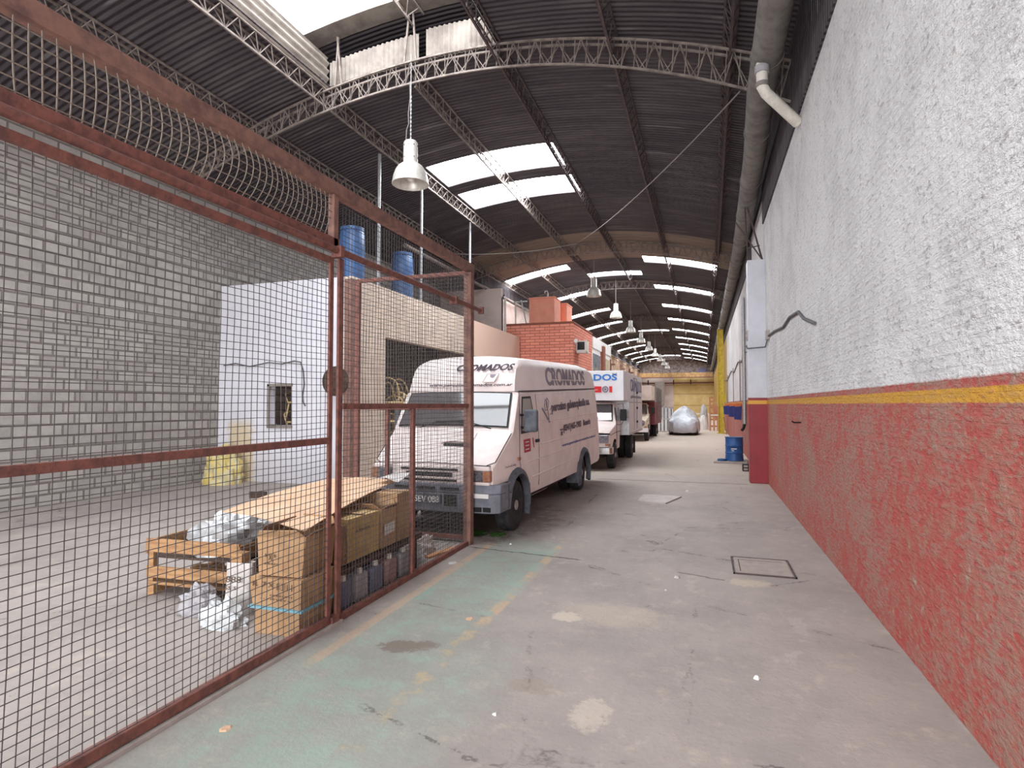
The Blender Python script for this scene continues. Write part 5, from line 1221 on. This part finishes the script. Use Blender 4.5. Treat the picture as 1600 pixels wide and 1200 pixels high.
t = thing('wall_lamp', 'small round white lamp on the brick office corner', 'lamp', (OX,23.3,4.32)); MB().lathe([(0,0.16),(0.06,0.15),(0.09,0.1),(0.09,0.05),(0.04,0.0),(0,0)], 16, 'x').build('globe', 'white', t, smooth=60)
t = thing('conduit', 'dark conduit and white pipe running down the pink wall beside the brick office', 'pipe', (0,0,0))
b = MB(); b.tube([(-8.0,23.1,4.55),(-8.0,23.1,6.2),(-7.9,23.1,6.35)], 0.04, 8); b.build('dark_pipe', 'cable', t, smooth=50); b = MB(); b.tube([(-7.88,23.12,4.55),(-7.88,23.12,6.2)], 0.05, 8); b.build('white_pipe', 'pvc', t, smooth=50)

# ------------------------------------------------------------------ right wall fittings
def drumset():
    t = thing('steel_drum', 'blue steel drum standing on a low grey base behind the red pillar', 'drum', (0.86,19.1,0.05))
    pr = [(0,0.0),(0.255,0.0),(0.265,0.01)]
    for z in (0.24,0.46): pr += [(0.252,z-0.025),(0.268,z),(0.252,z+0.025)]
    pr += [(0.255,0.69),(0.268,0.70),(0.268,0.715),(0.24,0.71),(0,0.705)]
    MB().lathe(pr, 32).build('drum_body', 'drum_blue', t, smooth=35)
    b = MB(); b.add([(-0.10,-0.256,0.355),(0.06,-0.262,0.355),(0.06,-0.262,0.375),(-0.10,-0.256,0.375)], [(0,1,2,3)]); b.build('white_label', 'white', t, solid=0.004)
    b = MB(); b.add([(-0.09,-0.258,0.31),(-0.02,-0.262,0.30),(-0.02,-0.262,0.315),(-0.09,-0.258,0.325)], [(0,1,2,3)]); b.build('white_label', 'white', t, solid=0.004)
    b = MB(); b.prism([(0.25,18.55),(1.2,18.55),(1.28,19.6),(0.45,19.6)], 0, 0.045, 'xy'); tag(b.build('concrete_slab', 'concretelid', bevel=0.01), 'flat pale slab under the blue drum', 'slab')
    t = thing('blue_disc', 'blue drum lid lying on the slab beside the drum', 'lid', (0.50,18.95,0.047)); MB().lathe([(0,0),(0.13,0),(0.135,0.05),(0.12,0.055),(0.11,0.03),(0,0.03)], 24).build('lid_disc', 'drum_blue', t, smooth=35)
    t = thing('floor_box', 'small dark metal box on the floor at the foot of the pillar', 'box', (1.02,16.6,0)); b = MB(); b.box(-0.08,0.08,-0.08,0.08,0,0.19); b.build('case', 'oil', t, bevel=0.01); b = MB(); b.box(-0.05,0.05,-0.086,-0.08,0.03,0.08); b.box(-0.05,0.05,-0.086,-0.08,0.11,0.16); b.build('opening', 'concretelid', t)
drumset()
def bluebox(label, y):
    t = thing('blue_wall_box', label, 'box', (1.18,y,1.2), 0, 'blue boxes on the right wall')
    b = MB(); b.hexa([(-0.12,0,0),(0.12,0,-0.02),(0.12,0.12,-0.02),(-0.12,0.12,0),(-0.15,-0.03,0.46),(0.13,-0.03,0.48),(0.15,0.14,0.48),(-0.15,0.14,0.46)]); b.build('case', 'navy', t, bevel=0.012)
    b = MB(); b.box(-0.08,0.14,0.02,0.14,0.49,0.60); b.build('orange_cap', 'orange', t, bevel=0.01)
    MB().tube([(0.10,0.07,0.66),(0.10,0.07,2.2)], 0.018, 8).build('conduit', 'cable_pale', t, smooth=50)
for y, l in ((23.2,'largest and nearest blue box on the red part of the right wall'),(28.4,'middle blue box on the right wall, half behind the nearest'),(35.0,'farthest blue box on the right wall, beside the yellow column')): bluebox(l, y)
t = thing('wall_pipe', 'thick pale vertical pipe on the right wall before the nearest blue box', 'pipe', (1.27,20.8,0)); MB().tube([(0,0,1.1),(0,0,5.3)], 0.055, 10).build('pipe', 'galv', t, smooth=50); MB().tube([(0,0,1.12),(-0.05,-0.05,0.95),(-0.10,-0.08,0.90)], 0.05, 8).build('spout', 'oil', t, smooth=50)
t = thing('wall_wiring', 'black cable sagging along the white brick wall with a junction box', 'cable', (0,0,0))
q = [(1.315,8.0,2.75),(1.31,8.8,2.92),(1.31,9.3,3.09),(1.31,10.2,3.14),(1.31,11.0,3.08),(1.31,12.2,3.16),(1.31,13.4,3.20)]
MB().tube(q, 0.022, 8).build('cable', 'cable', t, smooth=60)
MB().tube([(1.31,13.5,3.18),(1.30,14.0,3.02),(0.94,14.05,3.0),(0.94,14.55,3.1),(1.31,14.7,3.2),(1.31,16.0,3.33),(1.31,18.2,3.26),(1.31,20.8,3.49)], 0.015, 6).build('cable', 'cable', t, smooth=60)
MB().tube([(1.31,20.8,3.49),(1.31,23,3.3),(1.31,25,3.45),(1.31,28.5,3.2),(1.31,31,3.42),(1.31,37,3.15),(1.31,44,3.45)], 0.02, 6).build('cable', 'cable', t, smooth=60)
b = MB(); b.box(1.26,1.33,13.38,13.56,3.13,3.33); b.build('junction_box', 'steelplate', t, bevel=0.008)
t = thing('switch_box', 'small grey switch box on the pillar side', 'box', (0.93,14.25,3.2)); b = MB(); b.box(0,0.03,-0.07,0.07,0,0.24); b.build('case', 'steelplate', t, bevel=0.006); b = MB(); b.box(-0.005,0,-0.04,0.04,0.03,0.09); b.box(-0.005,0,-0.04,0.04,0.14,0.2); b.build('switch', 'oil', t)
t = thing('wall_hook', 'short dark metal hook sticking out of the red brick at the right edge', 'hook', (1.33,9.36,1.49)); b = MB(); b.tube([(0,0,0),(-0.10,-0.05,0.0),(-0.13,-0.07,0.02)], 0.012, 6); b.build('rod', 'oil', t)
t = thing('pillar_bracket', 'dark lattice bracket between the pillar top and the duct', 'bracket', (0,14.2,0))
b = MB(); b.bar((0.98,0,5.02),(0.95,0.2,6.3),0.03); b.bar((1.28,0,5.02),(1.0,0.2,6.3),0.03); b.bar((0.98,0,5.3),(1.24,0.05,5.35),0.02); b.bar((1.26,0,5.05),(0.75,0.3,6.0),0.025); b.build('strut', 'truss_dark', t)
# yellow column, wooden frame, sacks
t = thing('yellow_column', 'tall yellow steel column standing near the right wall far down the hall', 'column', (0.98,37.6,0))
b = MB(); b.box(-0.17,0.17,-0.02,0.02,0,6.3); b.box(-0.17,-0.14,-0.15,0.15,0,6.3); b.box(0.14,0.17,-0.15,0.15,0,6.3); b.build('shaft', 'yellowsteel', t); b = MB(); b.box(-0.26,0.30,-0.25,0.25,0,0.05); b.build('base_plate', 'yellowsteel', t); b = MB(); b.box(0.17,0.28,-0.1,0.1,1.9,2.4); b.build('gusset', 'yellowsteel', t)
b = MB(); b.bar((1.24,36.6,0.02),(1.10,36.95,1.0),0.05); tag(b.build('leaning_plank', 'wood'), 'pale plank leaning by the foot of the yellow column', 'plank')
t = thing('wooden_rack', 'tall orange wooden ladder-like rack left of the yellow column', 'rack', (0.62,41.4,0))
for x in (-0.24,0.0,0.24): b = MB(); b.box(x-0.055,x+0.055,-0.03,0.03,0,2.25 if x < 0.2 else 1.6); b.build('upright', 'wood_orange', t)
for z in (0.3,0.75,1.15,1.55,1.95,2.2): b = MB(); b.box(-0.24,0.24 if z < 1.6 else 0.0,0.03,0.06,z-0.06,z+0.06); b.build('rung', 'wood_orange', t)
b = MB(); b.box(-0.2,0.3,-0.05,-0.03,1.0,1.08); b.build('white_strip', 'white', t)
crumple('white_sack', 'lower white sack beside the wooden rack', 'sack', (-0.05,43.5,0), 0.32,0.3,0.95, 'white', 2.9, amp=0.15)
crumple('white_sack', 'upper white bundle farther back, left of the wooden rack', 'sack', (-0.02,45.0,0), 0.30,0.3,1.75, 'bagwhite', 6.9, amp=0.15)
b = MB(); b.box(-1.3,0.4,46.5,46.6,1.0,1.08); b.box(-1.3,-1.22,46.5,46.6,0,1.0); b.box(0.3,0.38,46.5,46.6,0,1.0); tag(b.build('low_barrier', 'white'), 'low white barrier across the floor behind the covered car', 'barrier')
# stacked white window frames behind the old truck
t = thing('window_frame_stack', 'pale window frames standing together behind the old truck, left of the covered car', 'frames', (-3.4,38.6,0))
for i in range(7):
    x = 0.0+i*0.22; b = MB(); hh = 1.75-0.03*i
    b.box(x,x+0.05,0,0.06,0,hh); b.box(x+0.14,x+0.19,0,0.06,0,hh); b.box(x,x+0.19,0,0.06,hh-0.06,hh); b.box(x,x+0.19,0,0.06,0,0.06); b.box(x,x+0.19,0,0.06,0.8,0.85); b.build('frame', 'white', t)
    b = MB(); b.box(x+0.05,x+0.14,0.02,0.035,0.06,hh-0.06); b.build('pane', 'winpane', t)
# steel across the end wall
t = thing('crane_beam', 'rusty yellow crane beam spanning in front of the end wall', 'beam', (0,84.5,0))
b = MB(); b.box(-8.8,1.2,-0.2,0.2,5.55,6.15); b.build('girder', 'rustyyellow', t); b = MB(); b.box(-8.8,1.2,-0.22,0.22,5.45,5.56); b.build('lower_flange', 'rust', t)
t = thing('end_pipe', 'dark pipe crossing the end wall below the crane beam', 'pipe', (0,85.2,0)); b = MB(); b.tube([(-8.9,0,4.75),(1.33,0,4.75)], 0.10, 8); b.build('pipe', 'rust', t)
for x in (-7.6,-4.1,-1.8): b = MB(); b.box(x,x+0.15,-0.1,0.1,4.55,5.2); b.build('clamp', 'oil', t)
b = MB(); b.box(-0.7,0.3,85.9,85.98,6.2,6.75); tag(b.build('blue_board', 'letter_blue'), 'small blue board high on the end wall at the right', 'board')
b = MB(); b.box(-6.4,-5.2,83,84,0,4.9); tag(b.build('brick_stack', 'slats'), 'tall grey stack standing before the end wall behind the trucks', 'stack')
# crane rail posts along the far left wall
for k in range(6):
    y = 34+8*k; t = thing('wall_pier', '%s brown steel pier along the far left wall, counted from the brick office' % ('first','second','third','fourth','fifth','sixth')[k], 'pier', (-8.8,y,0), 0, 'brown piers along the far left wall'); b = MB(); b.box(-0.1,0.12,-0.12,0.12,0,6.2); b.build('shaft', 'rust_pale', t); b = MB(); b.box(-0.1,0.5,-0.08,0.08,5.6,5.8); b.build('bracket', 'rust_pale', t)

# ------------------------------------------------------------------ on the floor
t = thing('inspection_cover', 'concrete inspection cover with a dark frame gap near the right wall', 'cover', (0,0,0))
b = MB(); b.prism([(0.30,6.56),(0.84,6.56),(0.84,7.20),(0.30,7.20)], 0.001, 0.012, 'xy'); b.build('cover_slab', 'concretelid', t)
b = MB()
for (x0,x1,y0,y1) in ((0.27,0.87,6.53,6.545),(0.27,0.87,7.215,7.23),(0.27,0.285,6.53,7.23),(0.855,0.87,6.53,7.23),(0.34,0.80,7.10,7.11),(0.34,0.35,6.62,7.10)): b.box(x0,x1,y0,y1,0.0,0.013)
b.build('frame', 'truss_dark', t)
b = MB(); b.prism([(-1.16,10.86),(-0.66,10.68),(-0.42,11.55),(-1.12,11.62)], 0.0, 0.022, 'xy'); tag(b.build('steel_plate', 'steelplate'), 'flat steel plate covering a hole in the middle of the floor', 'plate')
def litter(label, x, y, s, mk, h=0.02, nm='paper_scrap'):
    b = MB(); n = 6; pts = [(x+s*random.uniform(0.6,1)*math.cos(i*2*PI/n+0.3), y+s*1.1*random.uniform(0.6,1)*math.sin(i*2*PI/n+0.3)) for i in range(n)]
    vs = [(px_,py_,0.001) for px_,py_ in pts]+[(x+(px_-x)*0.7,y+(py_-y)*0.7,h*random.uniform(0.5,1.2)) for px_,py_ in pts]+[(x,y,h)]
    b.add(vs, [tuple(range(n-1,-1,-1))]+[(i,(i+1)%n,n+(i+1)%n,n+i) for i in range(n)]+[(n+i,n+(i+1)%n,2*n) for i in range(n)]); tag(b.build(nm, mk), label, 'litter')
litter('white scrap near the bottom right of the floor', 0.30,4.10,0.028,'white',0.02)
litter('tan scrap on the faded green floor, right of the gate', -1.84,4.50,0.05,'card_light',0.006)
litter('orange and white scrap at the lower left edge of the floor', -2.47,2.58,0.045,'card_light',0.006)
litter('tiny white bit low in the middle of the floor', -1.14,3.17,0.018,'white',0.012)
litter('small white scrap in the middle of the floor, left of the inspection cover', -0.28,6.20,0.035,'paper',0.02)
litter('pale pebble beside the light floor patch', -0.36,5.75,0.02,'paper',0.012,'pebble')
litter('flat pale paper on the old yellow line by the fence', -2.66,6.00,0.07,'paper',0.005)
litter('small white bit near the front of the van', -2.32,7.02,0.022,'white',0.015)
litter('small white scrap beyond the steel plate', -0.35,12.4,0.03,'white',0.015)
crumple('green_weed', 'small tuft of green weed on the floor under the van bumper', 'weed', (-2.66,7.48,0), 0.10,0.12,0.03, 'green', 3.3)
crumple('green_weed', 'dark green mossy clump under the front of the van', 'weed', (-2.95,7.45,0), 0.16,0.14,0.035, 'green', 5.3)
